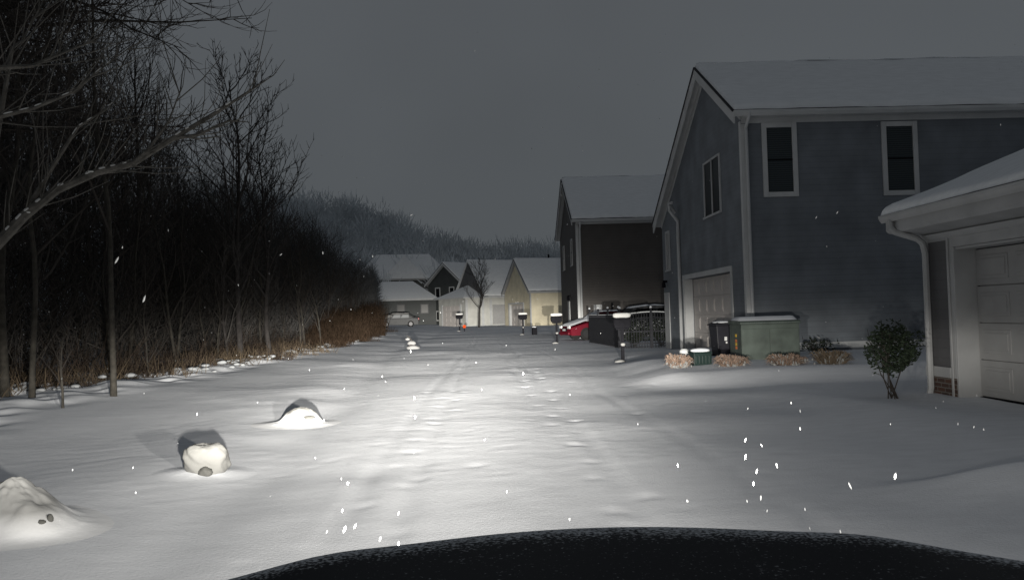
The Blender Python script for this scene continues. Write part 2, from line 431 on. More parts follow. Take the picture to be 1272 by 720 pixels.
def gable_house(root, D, L, yp, zn, zp, zf, wall_m, door=None, rec=.28, ov=.3, ovx=.3, trim=WHITE, bottom=-1.0, snow_t=.13, side_m=None):
    """gable wall on x=0 (faces the alley), long wall on y=0 (faces the camera); ridge along x"""
    cr = lambda y: clip_roof(y, yp, zn, zp, zf, D)
    w = MB()
    w.prism([(0, bottom), (D, bottom), (D, zf), (yp, zp), (0, zn)], rec, L)
    if door:
        ya, yb, zd = door
        for (a, b_) in ((0, ya), (yb, D)):
            pts = [(a, bottom), (b_, bottom), (b_, cr(b_))] + ([(yp, zp)] if a < yp < b_ else []) + [(a, cr(a))]
            w.prism(pts, 0, rec)
        pts = [(ya, zd), (yb, zd), (yb, cr(yb))] + ([(yp, zp)] if ya < yp < yb else []) + [(ya, cr(ya))]
        w.prism(pts, 0, rec)
    else:
        w.prism([(0, bottom), (D, bottom), (D, zf), (yp, zp), (0, zn)], 0, rec)
    w.build('wall', wall_m, root)
    sn = (zp - zn) / yp; sf = (zp - zf) / (D - yp)
    def slab(lo, hi, x0, x1, mb, inset=0.):
        ln = -ov + inset; lf = D + ov - inset
        mb.prism([(ln, zn + sn * ln + lo), (yp, zp + lo), (yp, zp + hi), (ln, zn + sn * ln + hi)], x0, x1)
        mb.prism([(yp, zp + lo), (lf, zp - sf * (lf - yp) + lo), (lf, zp - sf * (lf - yp) + hi), (yp, zp + hi)], x0, x1)
    r = MB(); slab(.012, .10, -ovx, L + ovx, r); roof = r.build('roof', trim, root)
    r = MB(); slab(.102, .15, -ovx - .03, L + ovx + .03, r, -.03); r.build('shingles', SHINGLE, roof)
    r = MB(); xa, xb = -ovx + .03, L + ovx
    la, lb = -ov + .0, D + ov
    snow_sheet(r, (xa, la, zn + sn * la + .153), (xb, la, zn + sn * la + .153), (xa, yp + .02, zp + .153 + .02 * sn), snow_t, 40, 14, 3)
    snow_sheet(r, (xb, lb, zp - sf * (lb - yp) + .153), (xa, lb, zp - sf * (lb - yp) + .153), (xb, yp - .02, zp + .153 + .02 * sf), snow_t, 40, 14, 8)
    r.build('snow_cover', SNOW_ROOF, roof, smooth=True)
    # barge boards under the rake
    b = MB()
    for (y0, z0, y1, z1) in ((-ov, zn - sn * ov, yp, zp), (yp, zp, D + ov, zf - sf * ov)):
        b.prism([(y0, z0 - .22), (y1, z1 - .22), (y1, z1 + .01), (y0, z0 + .01)], -ovx + .01, -ovx + .05)
    for (y0, z0, y1, z1) in ((0, zn, yp, zp), (yp, zp, D, zf)):
        b.prism([(y0, z0 - .24), (y1, z1 - .24), (y1, z1 - .005), (y0, z0 - .005)], -.03, -.003)
    b.build('barge_board', trim, roof)
    g = MB()
    ze = zn - sn * ov
    g.prism([(-ov - .15, ze + .1), (-ov - .005, ze + .1), (-ov - .005, ze - .04), (-ov - .09, ze - .04), (-ov - .15, ze + .03)], -ovx, L + ovx)
    g.build('gutter', trim, root)
    g = MB(); g.box(0, L, -.03, -.003, zn - .34, zn - .03); g.box(0, L, -ov, -.032, zn - .2, zn - .17)
    g.build('frieze', trim, root)
    g = MB()
    g.box(-.035, .11, -.035, -.003, bottom, zn - .36); g.box(-.035, -.003, -.003, .12, bottom, zn - .28)
    g.build('corner_board', trim, root)

def downspout(root, pts, m=WHITE, r=.045, name='downspout'):
    return MB().tube(pts, r, 8).build(name, m, root, smooth=False)

# --- the slate corner house
hx, hy = 6.82, 21.0
house = thing('house', 'large slate blue two storey house with white trimmed upper windows behind the green transformer', 'house', (hx, hy, .15))
zb = .15
gable_house(house, 10.0, 12.0, 3.35, 6.66 - zb, 8.72 - zb, 4.85 - zb, SLATE, door=(1.35, 6.75, 2.33), rec=.42, bottom=-.8)
def fit_window(plane, px0, px1, py0, py1, Y):
    a = at(px0, py0, Y); b = at(px1, py1, Y)
    return a, b
for (x0, x1, y0, y1) in ((945, 992, 153, 244), (1093.5, 1142, 151.5, 242)):
    a = at(x0, y0, hy); b = at(x1, y1, hy)
    window(house, 'y', (a.x + b.x) / 2 - hx, b.z - zb, b.x - a.x, a.z - b.z, .13)
window(house, 'x', 2.85, at(876, 268, 23.85).z - zb, 1.75, at(876, 197, 23.85).z - at(876, 268, 23.85).z, .06, mull=True, frame=GREY_TRIM)
window(house, 'x', 9.0, 2.75, .6, 1.5, .08, mull=True, frame=GREY_TRIM)
m = MB(); garage_panels(m, 'x', 1.36, 6.74, -.1, 2.32, .31, 4, 6)
gd = m.build('garage_door', DOORT, house)
# jamb linings are kept clear of the wall skin
m = MB(); m.box(-.03, -.003, 1.2, 1.352, -.6, 2.48); m.box(-.03, -.003, 6.748, 6.88, -.6, 2.48); m.box(-.03, -.003, 1.354, 6.746, 2.328, 2.48)
m.box(-.002, .28, 6.70, 6.747, -.6, 2.327); m.box(-.002, .28, 1.353, 1.38, -.6, 2.327)
m.build('door_casing', WHITE, house)
downspout(house, [(-.38, 6.9, 4.95), (-.38, 7.0, 4.8), (-.06, 7.12, 4.4), (-.06, 7.15, 4.2), (-.06, 7.15, -.5)], GREY_TRIM, .06)
m = MB(); m.tube([(-.34, 6.75, 5.02), (-.34, 7.2, 5.02), (-.12, 7.22, 4.7)], [.05, .07, .05], 6); m.build('rake_bracket', GREY_TRIM, house)
downspout(house, [(.10, -.42, 6.40), (.10, -.40, 6.3), (.10, -.08, 6.05), (.10, -.09, 5.9), (.10, -.09, -.3)], GREY_TRIM)
m = MB(); m.box(.12, 12, -.05, -.003, .18, .34); m.build('water_table', WHITE, house)
m = MB(); m.box(-.03, -.003, 9.05, 9.85, -.2, 1.95); m.build('side_door', GREY_TRIM, house)
m = MB(); m.box(-.16, -.003, 9.36, 9.44, 2.33, 2.42); m.lathe([(.02, 0), (.08, .02), (.06, .2), (.02, .24)], (-.13, 9.4, 2.14), 8); m.build('wall_lamp', BLACK, house)
for o in house.children: pass

# --- the dark brown house beyond the fence
h2 = thing('house', 'dark brown two storey house with snowy roof standing beyond the black iron fence', 'house', (5.05, 45.0, 0))
gable_house(h2, 10.2, 9.5, 5.0, 6.72, 9.62, 6.6, BROWNW, ov=.35, bottom=-.6)
window(h2, 'x', 2.6, 4.2, .9, 1.6, .1, frame=GREY_TRIM)
window(h2, 'x', 7.4, 4.2, .9, 1.6, .1, frame=GREY_TRIM)
m = MB(); m.box(-.04, -.003, 4.6, 5.6, 0, 2.15); d = m.build('door', WHITE, h2)
m = MB(); m.lathe([(.03, 0), (.09, .02), (.07, .25), (.02, .3)], (-.14, 4.2, 2.2), 8); m.box(-.14, -.003, 4.16, 4.24, 2.45, 2.52); m.build('wall_lamp', BLACK, h2)
m = MB(); m.box(.85, 1.3, -.16, -.003, 1.35, 1.85); m.build('meter_box', GREY_TRIM, h2)
downspout(h2, [(.18, -.47, 6.45), (.18, -.42, 6.35), (.18, -.08, 6.1), (.18, -.09, -.2)], WHITE, .06)
m = MB(); m.lathe([(.12, 0), (.16, .03), (.14, .16), (.02, .2)], (6.15, -.16, 5.45), 10); m.build('flood_lamp', GREY_TRIM, h2)

# --- the near garage on the right
ng = thing('garage', 'grey garage with white panelled overhead door and gutter at the right edge', 'garage', (7.0, 0, 0))
yb0, yb1 = 4.2, 12.6
w = MB(); zw = 2.53
XR = 6.5; zr = zw + XR / 2 * .39
da, db, dz = 6.75, 11.86, 2.27      # door opening
w.prism([(.40, -.3), (XR, -.3), (XR, zw), (XR / 2, zr), (.40, zw + .40 * .39)], yb0, yb1, 'y')
w.box(0, .40, db, yb1, .46, zw); w.box(0, .40, yb0, da, .46, zw); w.box(0, .40, da, db, dz, zw)
w.build('wall', SLATE2, ng)
for (a_, b_) in ((db, yb1 + .035), (yb0 - .02, da)):
    m = MB(); m.box(-.035, .40, a_, b_, -.3, .30); m.build('brick_base', BRICK, ng)
for (a_, b_) in ((db + .125, yb1 + .06), (yb0 - .02, da - .35)):
    m = MB(); m.box(-.06, .40, a_, b_, .302, .458); m.build('water_table', WHITEG, ng)
m = MB()
m.box(-.03, -.003, db - .002, db + .10, -.3, 2.49); m.box(-.03, -.003, da - .34, da + .002, -.3, 2.49); m.box(-.03, -.003, da + .004, db - .004, dz - .002, 2.49)
m.box(-.05, -.032, db + .07, db + .12, -.3, 2.51); m.box(-.05, -.032, da - .3, db + .06, 2.45, 2.51)
m.box(-.03, .33, db - .04, db - .003, -.3, dz - .004); m.box(-.03, .33, da + .003, da + .04, -.3, dz - .004); m.box(-.002, .33, da + .042, db - .042, dz - .04, dz - .004)
m.build('door_casing', WHITEG, ng, bevel=.006)
m = MB(); garage_panels(m, 'x', da + .05, db - .05, .04, dz - .05, .30, 4, 6); gd2 = m.build('garage_door', DOORW, ng, bevel=.005)
m = MB(); m.box(.28, .33, da + .05, db - .05, -.02, .036); m.build('weather_strip', BLACK, gd2)
# roof
ex = -.43; sl = .39; RO = .47
def rp(x): return zw + .07 + (x if x < XR / 2 else XR - x) * sl
r = MB()
def near_slab(lo, hi, y0, y1, mb, ins=0):
    a = ex + ins; b = XR - ex - ins; c = XR / 2
    mb.prism([(a, rp(a) + lo + RO), (c, rp(c) + lo + RO), (c, rp(c) + hi + RO), (a, rp(a) + hi + RO)], y0, y1, 'y')
    mb.prism([(c, rp(c) + lo + RO), (b, rp(b) + lo + RO), (b, rp(b) + hi + RO), (c, rp(c) + hi + RO)], y0, y1, 'y')
r = MB(); near_slab(-.06, 0, yb0 - .4, yb1 + .4, r); rf = r.build('roof', GREY_TRIM, ng)
r = MB(); near_slab(.002, .022, yb0 - .43, yb1 + .43, r, -.05); r.build('shingles', SHINGLE, rf)
r = MB(); c_ = XR / 2
snow_sheet(r, (ex - .05, yb1 + .42, rp(ex - .05) + RO + .024), (ex - .05, yb0 - .4, rp(ex - .05) + RO + .024), (c_ + .02, yb1 + .42, rp(c_) + RO + .03), .11, 40, 14, 5)
snow_sheet(r, (XR - ex + .05, yb0 - .4, rp(ex - .05) + RO + .024), (XR - ex + .05, yb1 + .42, rp(ex - .05) + RO + .024), (c_ - .02, yb0 - .4, rp(c_) + RO + .03), .11, 40, 14, 6)
r.build('snow_cover', SNOW_ROOF, rf, smooth=True)
m = MB()
ze = rp(ex) + RO
m.prism([(ex - .02, ze - .07), (ex - .02, ze - .27), (ex + .02, ze - .31), (-.003, zw - .03), (-.003, zw + .05), (ex + .02, ze - .2)], yb0 - .38, yb1 + .38, 'y')
m.prism([(-.12, zw - .03), (-.06, zw - .1), (-.003, zw - .14), (-.003, zw - .03)], yb0, yb1, 'y')
m.build('soffit', WHITEG, ng)
m = MB()
m.prism([(ex - .13, ze - .02), (ex - .025, ze - .02), (ex - .025, ze - .13), (ex - .08, ze - .14), (ex - .11, ze - .10), (ex - .13, ze - .06)], yb0 - .4, yb1 + .4, 'y')
m.build('gutter', WHITEG, ng)
downspout(ng, [(ex - .08, 12.72, ze - .12), (ex - .08, 12.70, ze - .24), (ex - .02, 12.66, ze - .32), (-.20, 12.5, ze - .44), (-.13, 12.47, ze - .52), (-.10, 12.46, ze - .68), (-.10, 12.46, .12), (-.14, 12.46, -.05)], WHITEG, .05)
m = MB(); m.box(-.035, -.003, 12.54, 12.63, .46, zw - .05); m.box(-.033, .25, 12.602, 12.635, .46, zw - .05); m.build('corner_board', GREY_TRIM, ng)

# --- cream carriage house at the bend
h3 = thing('house', 'cream coach house with steep snowy gable roof at the end of the alley', 'house', (4.45, 85, .1), R(18))
gable_house(h3, 8.2, 9, 4.1, 3.85, 7.25, 3.85, CREAM, door=(2.2, 6.6, 2.4), ov=.3, bottom=-1, trim=GREY_TRIM)
m = MB(); garage_panels(m, 'x', 2.22, 6.58, -.2, 2.38, .2, 4, 4); m.build('garage_door', DOORT, h3)
m = MB(); m.box(-.05, -.003, 1.9, 2.19, -.5, 2.6); m.box(-.05, -.003, 6.61, 6.9, -.5, 2.6); m.box(-.05, -.003, 2.2, 6.6, 2.42, 2.6); m.box(0, .19, 6.5, 6.6, -.5, 2.38)
m.build('door_casing', WHITE, h3)
g = MB(); g.box(4.05, 4.75, -.05, -.003, .9, 1.95); g.box(4.85, 5.5, -.05, -.003, .9, 1.95); g.build('shutter', TAUPE, h3)
m = MB(); m.tube([(4.0, 4.3, 7.2), (4.0, 4.3, 7.95)], .11, 8); m.build('vent_pipe', BLACK, h3)

# --- pale house with garage wing, and the dark gable block behind it
h4 = thing('house', 'pale house with twin garage bays, snowy roofs and dark upper gable', 'house', (-2.7, 95, .05), R(30))
h4d = math.cos(R(30))
def wing():
    w = MB(); w.box(0, 9.5, 0, 7.0, -1, 3.5); w.build('garage_wing', PALE, h4)
    r = MB(); r.prism([(-.35, 3.52), (3.5, 6.5), (7.35, 3.52), (7.35, 3.66), (3.5, 6.64), (-.35, 3.66)], 3.0, 10.0, 'x')
    rr = r.build('roof', GREY_TRIM, h4)
    # hipped low end over the garage bay, big slope behind
    r = MB()
    v = [(-.4, -.4, 3.55), (-.4, 7.4, 3.55), (2.38, 7.4, 3.55), (2.38, -.4, 3.55), (2.2, 3.5, 5.1), (2.38, 3.5, 5.1)]
    r.add(v, [(0, 3, 5, 4), (0, 4, 1), (1, 4, 5, 2), (0, 1, 2, 3)])
    r.build('hip_snow', SNOW_ROOF, rr)
    r = MB(); r.prism([(-.4, 3.68), (3.5, 8.1), (7.4, 3.68), (7.4, 3.85), (3.5, 8.3), (-.4, 3.85)], 2.3, 10.2, 'x'); r.build('snow_cover', SNOW_ROOF, rr)
    m = MB(); m.prism([(-.1, 3.5), (3.5, 7.9), (7.1, 3.5)], 2.4, 2.55, 'x'); m.build('upper_gable', SLATE2, h4)
    m = MB(); m.box(-.4, 9.8, -.46, -.36, 3.42, 3.56); m.box(-.46, -.36, -.4, 7.4, 3.42, 3.56); m.build('fascia', WHITE, h4)
    m = MB()
    for x in (0.0, 2.2, 3.3, 6.6): m.box(x, x + .3, -.06, -.003, -.8, 3.3)
    m.box(0, 9, -.055, -.004, -.1, .18)
    m.build('corner_board', WHITE, h4)
    m = MB(); garage_panels(m, 'y', 3.7, 6.5, .25, 2.6, -.06, 4, 3); m.build('garage_door', DOORW, h4)
    m = MB(); garage_panels(m, 'x', 1.3, 5.8, -.2, 2.6, -.06, 4, 4); m.build('garage_door', DOORT, h4)
    for a_ in (1.0, 5.82):
        m = MB(); m.box(-.1, -.003, a_, a_ + .28, -.5, 2.75); m.build('door_casing', WHITE, h4)
wing()
h5 = thing('house', 'dark two storey gabled house with white trim rising behind the pale garage wing', 'house', (-3.4, 108, .1), R(48))
gable_house(h5, 6.6, 8.5, 3.3, 5.9, 8.5, 5.9, DARKW, ov=.4, ovx=.4, bottom=-1.2)
window(h5, 'x', 2.0, 3.6, 1.0, 1.7, .14); window(h5, 'x', 4.7, 3.6, 1.0, 1.7, .14)
window(h5, 'x', 4.6, .7, 1.1, 1.4, .16)

# --- low houses far left
def low_house(label, x, y, rz, L, D, zw_, zp_):
    o = thing('house', label, 'house', (x, y, gz(x, y)), rz)
    w = MB(); w.box(0, L, 0, D, -1, zw_); w.build('wall', DARKW, o)
    r = MB(); v = [(-.4, -.4, zw_), (L + .4, -.4, zw_), (L + .4, D + .4, zw_), (-.4, D + .4, zw_), (D * .35, D / 2, zp_), (L - D * .35, D / 2, zp_)]
    r.add(v, [(0, 1, 5, 4), (1, 2, 5), (2, 3, 4, 5), (3, 0, 4), (0, 3, 2, 1)]); r.build('snow_roof', SNOW_ROOF, o)
    m = MB(); m.box(-.42, L + .42, -.46, -.402, zw_ - .2, zw_ + .05); m.build('fascia', GREY_TRIM, o)
    for k in range(3):
        xx = L * (.2 + .3 * k)
        f = MB(); f.box(xx, xx + 1.1, -.06, -.003, zw_ - 2.0, zw_ - .7); fr = f.build('window', SLATE2, o)
        f = MB(); f.box(xx + .12, xx + .98, -.08, -.062, zw_ - 1.9, zw_ - .8); f.build('pane', GLASS, fr)
    return o
low_house('dark low house with wide snowy roof left of the pale house', -17.5, 108, R(4), 10.5, 9, 3.0, 5.6)
hb = low_house('dark house with taller peaked snowy roof on the slope behind the low house', -20, 122, R(6), 14.5, 9, 5.9, 10.0)
m = MB(); m.prism([(4.0, 5.9), (7.5, 9.4), (11, 5.9)], -1.2, 4, 'y'); m.build('dormer', SNOW_ROOF, hb)

# ------------------------------------------------------------------ fence
def iron_fence(label, a, b, htop, arch):
    a = Vector(a); b = Vector(b); L = (b - a).length
    root = thing('iron_fence', label, 'fence', a, math.atan2(b.y - a.y, b.x - a.x), 'black iron fences')
    m = MB(); n = int(L / .105)
    for k in range(n + 1):
        x = L * k / n
        z = htop + arch * math.sin(math.pi * x / L)
        m.box(x - .012, x + .012, -.012, .012, .0, z)
    m.build('pickets', FENCE, root)
    m = MB()
    for zz in (.14, .62): m.box(0, L, -.02, .02, zz, zz + .05)
    N = 24
    for dz_ in (-.04, -.24):
        m.tube([(L * k / N, 0, htop + dz_ + arch * math.sin(math.pi * k / N)) for k in range(N + 1)], .024, 6)
    m.build('rail', FENCE, root)
    m = MB(); m.tube([(L * k / N, 0, htop + .0 + arch * math.sin(math.pi * k / N)) for k in range(N + 1)], .018, 6); m.build('snow_line', SNOW_ROOF, root)
    np_ = max(2, int(L / 1.5))
    for k in range(np_ + 1):
        x = L * k / np_
        p = MB(); p.box(x - .04, x + .04, -.04, .04, -.3, htop + .16); p.lathe([(.02, 0), (.06, .05), (.055, .1), (.005, .15)], (x, 0, htop + .16), 8)
        p.build('post', FENCE, root)
        p = MB(); p.lathe([(.045, 0), (.05, .04), (.02, .08)], (x, 0, htop + .27), 8); p.build('snow_cap', SNOW, root)
    return root
f1 = iron_fence('black iron fence run along the alley beside the red car', (5.2, 32.1, gz(5.2, 32)), (4.78, 38.0, gz(4.8, 38)), 1.33, 0)
m = MB(); m.box(.05, 5.85, .03, .045, .05, 1.22); m.build('screen_panel', FENCE, f1)
iron_fence('black iron fence run between the fence corner and the slate house', (5.22, 31.9, gz(5.2, 32)), (7.7, 31.9, gz(5.2, 32)), 1.3, .12)

def lump(mb, c, rx, ry, rz_, seed, amp=.15, n=22, k=14, pw=2.):
    vs = []; fs = []
    rr = random.Random(seed); o1, o2 = rr.uniform(0, 50), rr.uniform(0, 50)
    for j in range(k + 1):
        t = math.pi * j / k
        for i in range(n):
            p = 2 * math.pi * i / n
            dx, dy, dz_ = math.sin(t) * math.cos(p), math.sin(t) * math.sin(p), math.cos(t)
            if pw != 2.:
                g_ = (abs(dx) ** pw + abs(dy) ** pw + abs(dz_) ** pw) ** (-1 / pw); dx, dy, dz_ = dx * g_, dy * g_, dz_ * g_
            q = 1 + amp * float(vnoise(dx * 1.7 + o1 + dz_, dy * 1.7 + o2 - dz_ * 1.3, seed)) + amp * .25 * float(vnoise(dx * 11 + o1, dz_ * 11 + dy * 5, seed + 7)) + amp * .4 * float(vnoise(dx * 4 + o2 + dz_ * 3, dy * 4 + o1, seed + 3))
            vs.append((c[0] + rx * dx * q, c[1] + ry * dy * q, c[2] + rz_ * dz_ * q))
    for j in range(k):
        for i in range(n): fs.append((j * n + i, (j + 1) * n + i, (j + 1) * n + (i + 1) % n, j * n + (i + 1) % n))
    mb.add(vs, fs)

def leaf_bush(label, loc, rx, ry, rz_, z0, nleaf, size, seed, snow_frac=.0, name='shrub', cat='shrub', stems=8, boxy=1.0, leafm=None, group=None):
    rr = random.Random(seed)
    o = thing(name, label, cat, loc, 0, group)
    m = MB(); s = MB(); st = MB()
    for i in range(stems):
        a = rr.uniform(0, 2 * math.pi); q = rr.uniform(.3, .9)
        base = Vector((rr.uniform(-.1, .1), rr.uniform(-.07, .07), -.1))
        tip = Vector((rx * q * math.cos(a), ry * q * math.sin(a), z0 + rz_ * rr.uniform(-.2, .8)))
        mid = base.lerp(tip, .5) + Vector((.06 * math.cos(a), .06 * math.sin(a), -.04))
        st.tube([base, mid, tip], [.010, .008, .005], 5)
        for _ in range(5):
            b0 = mid.lerp(tip, rr.random()); e = b0 + Vector((rr.uniform(-.15, .15), rr.uniform(-.15, .15), rr.uniform(.05, .2)))
            st.tube([b0, e], [.006, .003], 3)
    for i in range(nleaf):
        while True:
            d = Vector((rr.uniform(-1, 1), rr.uniform(-1, 1), rr.uniform(-1, 1)))
            l = d.length
            if .35 < l < 1: break
        nz = 1 + .34 * float(vnoise(d.x * 2.5 + seed, d.y * 2.5 + d.z * 2, seed))
        p = Vector((d.x * rx * nz, d.y * ry * nz, z0 + d.z * rz_ * nz))
        a = Vector((rr.gauss(0, 1), rr.gauss(0, 1), rr.gauss(0, .6))).normalized(); b = a.cross(Vector((rr.gauss(0, 1), rr.gauss(0, 1), rr.gauss(0, 1)))).normalized()
        sz = size * rr.uniform(.6, 1.3)
        m.cm = 1 if (d.z > .1 - .6 * rr.random() and rr.random() < snow_frac) else 0
        m.add([p - a * sz, p + b * sz * .45, p + a * sz, p - b * sz * .45], [(0, 1, 2, 3)])
    m.build('foliage', [leafm or LEAF, SNOW_DIM], o); st.build('stems', TWIG, o)
    return o

for i, (px, py, Y, lab) in enumerate(((787, 412, 33.0, 'round snow dusted evergreen shrub behind the fence right of the near mailbox'), (822, 408, 33.2, 'snow dusted evergreen shrub behind the fence against the slate house'))):
    p = at(px, py, Y)
    leaf_bush(lab, (p.x, p.y, 0), .62, .5, .55, .62, 1500, .055, 40 + i, .2, 'evergreen_shrub')
p = at(1112, 487, 11.9)
leaf_bush('dark green bush on bare splayed stems beside the garage corner', (p.x, p.y, gz(p.x, p.y)), .39, .34, .40, .74, 2600, .033, 57, .0, 'evergreen_bush', 'bush', 8, leafm=mat('bush_leaf', (.012, .020, .010), .8, .4, 12))
leaf_bush('low dark plant behind the clipped tan grass right of the transformer', (8.1, 19.6, .2), .42, .35, .2, .26, 160, .06, 57, .1, 'evergreen_plant', 'plant', 6)

def grass_clump(label, px0, px1, ptop, pbot, Y, m1, seed, snow=.3):
    rr = random.Random(seed)
    a = at(px0, pbot, Y); b = at(px1, pbot, Y); t = at(px0, ptop, Y)
    cx = (a.x + b.x) / 2; rx = (b.x - a.x) / 2; zg = gz(cx, Y) - .03; hh = t.z - zg
    o = thing('ornamental_grass', label, 'ornamental grass', (cx, Y, zg), 0, 'clipped ornamental grasses in the bed')
    m = MB(); s = MB()
    for i in range(900):
        th = rr.uniform(0, 2 * math.pi); q = math.sqrt(rr.random())
        bx, by = rx * .5 * q * math.cos(th), rx * .4 * q * math.sin(th)
        tx, ty = rx * .93 * q * math.cos(th) + rr.gauss(0, .02), rx * .75 * q * math.sin(th) + rr.gauss(0, .02)
        hz = hh * (1 - .25 * q * q) * rr.uniform(.45, 1.12) * (1 + .2 * float(vnoise(bx * 9 + seed, by * 9, seed)))
        mid = Vector(((bx + tx) / 2, (by + ty) / 2, hz * .6)); tip = Vector((tx, ty, hz))
        w = Vector((rr.uniform(-1, 1), rr.uniform(-1, 1), 0)).normalized() * .008
        lean = Vector((tx - bx, ty - by, 0)) * .35 * (q > .6) + Vector((0, 0, -.05 * (q > .75)))
        e = tip + lean
        tgt = s if rr.random() < snow * .16 else m
        base = Vector((bx, by, 0))
        tgt.add([base - w, base + w, mid + w, mid - w, tip + w * .8, tip - w * .8, e], [(0, 1, 2, 3), (3, 2, 4, 5), (5, 4, 6)])
    m.build('blades', m1, o)
    for i in range(int(34 * snow)):
        th = rr.uniform(math.pi, 2 * math.pi); q = rr.uniform(.5, 1)
        lump(s, (rx * q * math.cos(th), rx * .75 * q * math.sin(th) - .02, hh * rr.uniform(.02, .5)), rr.uniform(.01, .025), .02, rr.uniform(.02, .05), seed + i, .2, 6, 5)
    s.build('snow_specks', SNOW_DIM_LOW, o)
grass_clump('pale tan grass clump left of the small green pedestal', 827, 860, 441, 457, 17.0, TAN, 3, .8)
grass_clump('reddish tan grass clump in front of the transformer left corner', 887, 932, 441, 461, 16.7, TAN, 4, .4)
grass_clump('tan grass clump with snow streaks in front of the transformer right corner', 952, 1003, 441, 463, 16.5, TAN, 5, .8)
grass_clump('dark brown grass clump at the right end of the bed', 1008, 1060, 436, 466, 16.4, TAND, 6, .5)

# ------------------------------------------------------------------ transformer
p = at(922, 447, 18.0); tz = .15
tr = thing('transformer_box', 'green pad mounted transformer box with snow on its lid', 'transformer', (p.x, p.y, tz), R(-3))
H = at(922, 403, 18).z - tz
m = MB(); m.box(0, 1.30, 0, 1.05, 0, H); m.box(.015, .63, -.02, -.002, .06, H - .1); m.box(.645, 1.285, -.02, -.002, .06, H - .1)
m.build('cabinet', GREEN, tr, bevel=.015)
m = MB(); m.prism([(-.04, H), (-.04, H + .05), (.03, H + .08), (1.09, H + .08), (1.09, H)], -.03, 1.33, 'x'); m.build('lid', GREEN, tr, bevel=.015)
m = MB()
N = 14; vs = []; 
for j in range(6):
    for i in range(N + 1):
        x = -.02 + 1.34 * i / N; y = -.03 + 1.1 * j / 5
        e = min(i, N - i) > 0 and 0 < j < 5
        vs.append((x, y - (.012 if j == 0 else 0), H + (.03 if j == 0 else .085) + (.08 + .015 * float(vnoise(x * 4, y * 4, 3)) if e else 0)))
fs = [(j * (N + 1) + i, j * (N + 1) + i + 1, (j + 1) * (N + 1) + i + 1, (j + 1) * (N + 1) + i) for j in range(5) for i in range(N)]
m.add(vs, fs); m.build('snow_cover', SNOW, tr, smooth=True)
for k, (z, mm) in enumerate(((.70, YEL), (.58, ORG), (.50, YEL), (.42, ORG))):
    m = MB(); m.box(-.005, -.002, .40, .55, z - tz + .08, z - tz + .145); m.build('sticker', mm, tr)

# trash bin beside it
p = at(897, 430, 21.3)
tb = thing('trash_bin', 'black wheeled trash bin with flared lid left of the transformer', 'trash bin', (p.x, p.y, .05), R(6))
m = MB()
def frus(mb, w0, d0, w1, d1, z0, z1):
    v = [(-w0, -d0, z0), (w0, -d0, z0), (w0, d0, z0), (-w0, d0, z0), (-w1, -d1, z1), (w1, -d1, z1), (w1, d1, z1), (-w1, d1, z1)]
    mb.add(v, [(3, 2, 1, 0), (4, 5, 6, 7), (0, 1, 5, 4), (1, 2, 6, 5), (2, 3, 7, 6), (3, 0, 4, 7)])
frus(m, .19, .22, .25, .28, .04, .95); m.build('bin_body', PLASTIC, tb, bevel=.02)
m = MB(); frus(m, .28, .32, .27, .31, .952, .99); frus(m, .25, .28, .2, .2, .992, 1.03); m.build('lid', PLASTIC, tb, bevel=.012)
m = MB(); lump(m, (0, 0, 1.03), .24, .27, .04, 5, .1); m.build('snow_cap', SNOW, tb, smooth=True)
m = MB(); m.obox((.0, -.265, .6), Vector((1, 0, 0)), Vector((0, 1, .06)), Vector((0, -.06, 1)), .035, .004, .05)
m.obox((.02, -.262, .5), Vector((1, 0, 0)), Vector((0, 1, .06)), Vector((0, -.06, 1)), .02, .004, .025); m.build('sticker', LENS, tb)
for s_ in (-1, 1):
    w_ = MB(); w_.tube([(s_ * .22, .24, .1), (s_ * .27, .24, .1)], .1, 14); w_.build('wheel', TYRE, tb)

# small green pedestal with snow cap, and a white cap beside it
p = at(870, 452, 17.3)
pd = thing('utility_pedestal', 'small dark green utility pedestal with thick snow cap between grass clumps', 'utility box', (p.x, p.y, gz(p.x, p.y) - .02), R(8))
m = MB(); m.box(-.2, .2, -.15, .15, 0, .27)
for k in range(5): m.box(-.17 + k * .075, -.125 + k * .075, -.165, -.152, .05, .22)
m.build('cabinet', GREEND, pd, bevel=.012)
m = MB(); m.box(-.215, .215, -.165, .165, .272, .30); m.build('lid', GREEND, pd, bevel=.01)
m = MB(); lump(m, (0, 0, .32), .215, .17, .055, 9, .08); m.build('snow_cap', SNOW, pd, smooth=True)
p = at(850, 444, 17.9)
vp = thing('vent_pipe', 'short white capped pipe poking from snow left of the green pedestal', 'pipe', (p.x, p.y, gz(p.x, p.y) - .05))
m = MB(); m.lathe([(.07, 0), (.07, .26), (.10, .27), (.10, .33), (.06, .37)], (0, 0, 0), 16); m.build('pipe', WHITE, vp, smooth=False)
m = MB(); m.tube([(-.0, -.115, .2), (0, -.09, .2)], .04, 10); m.build('opening', BLACK, vp)

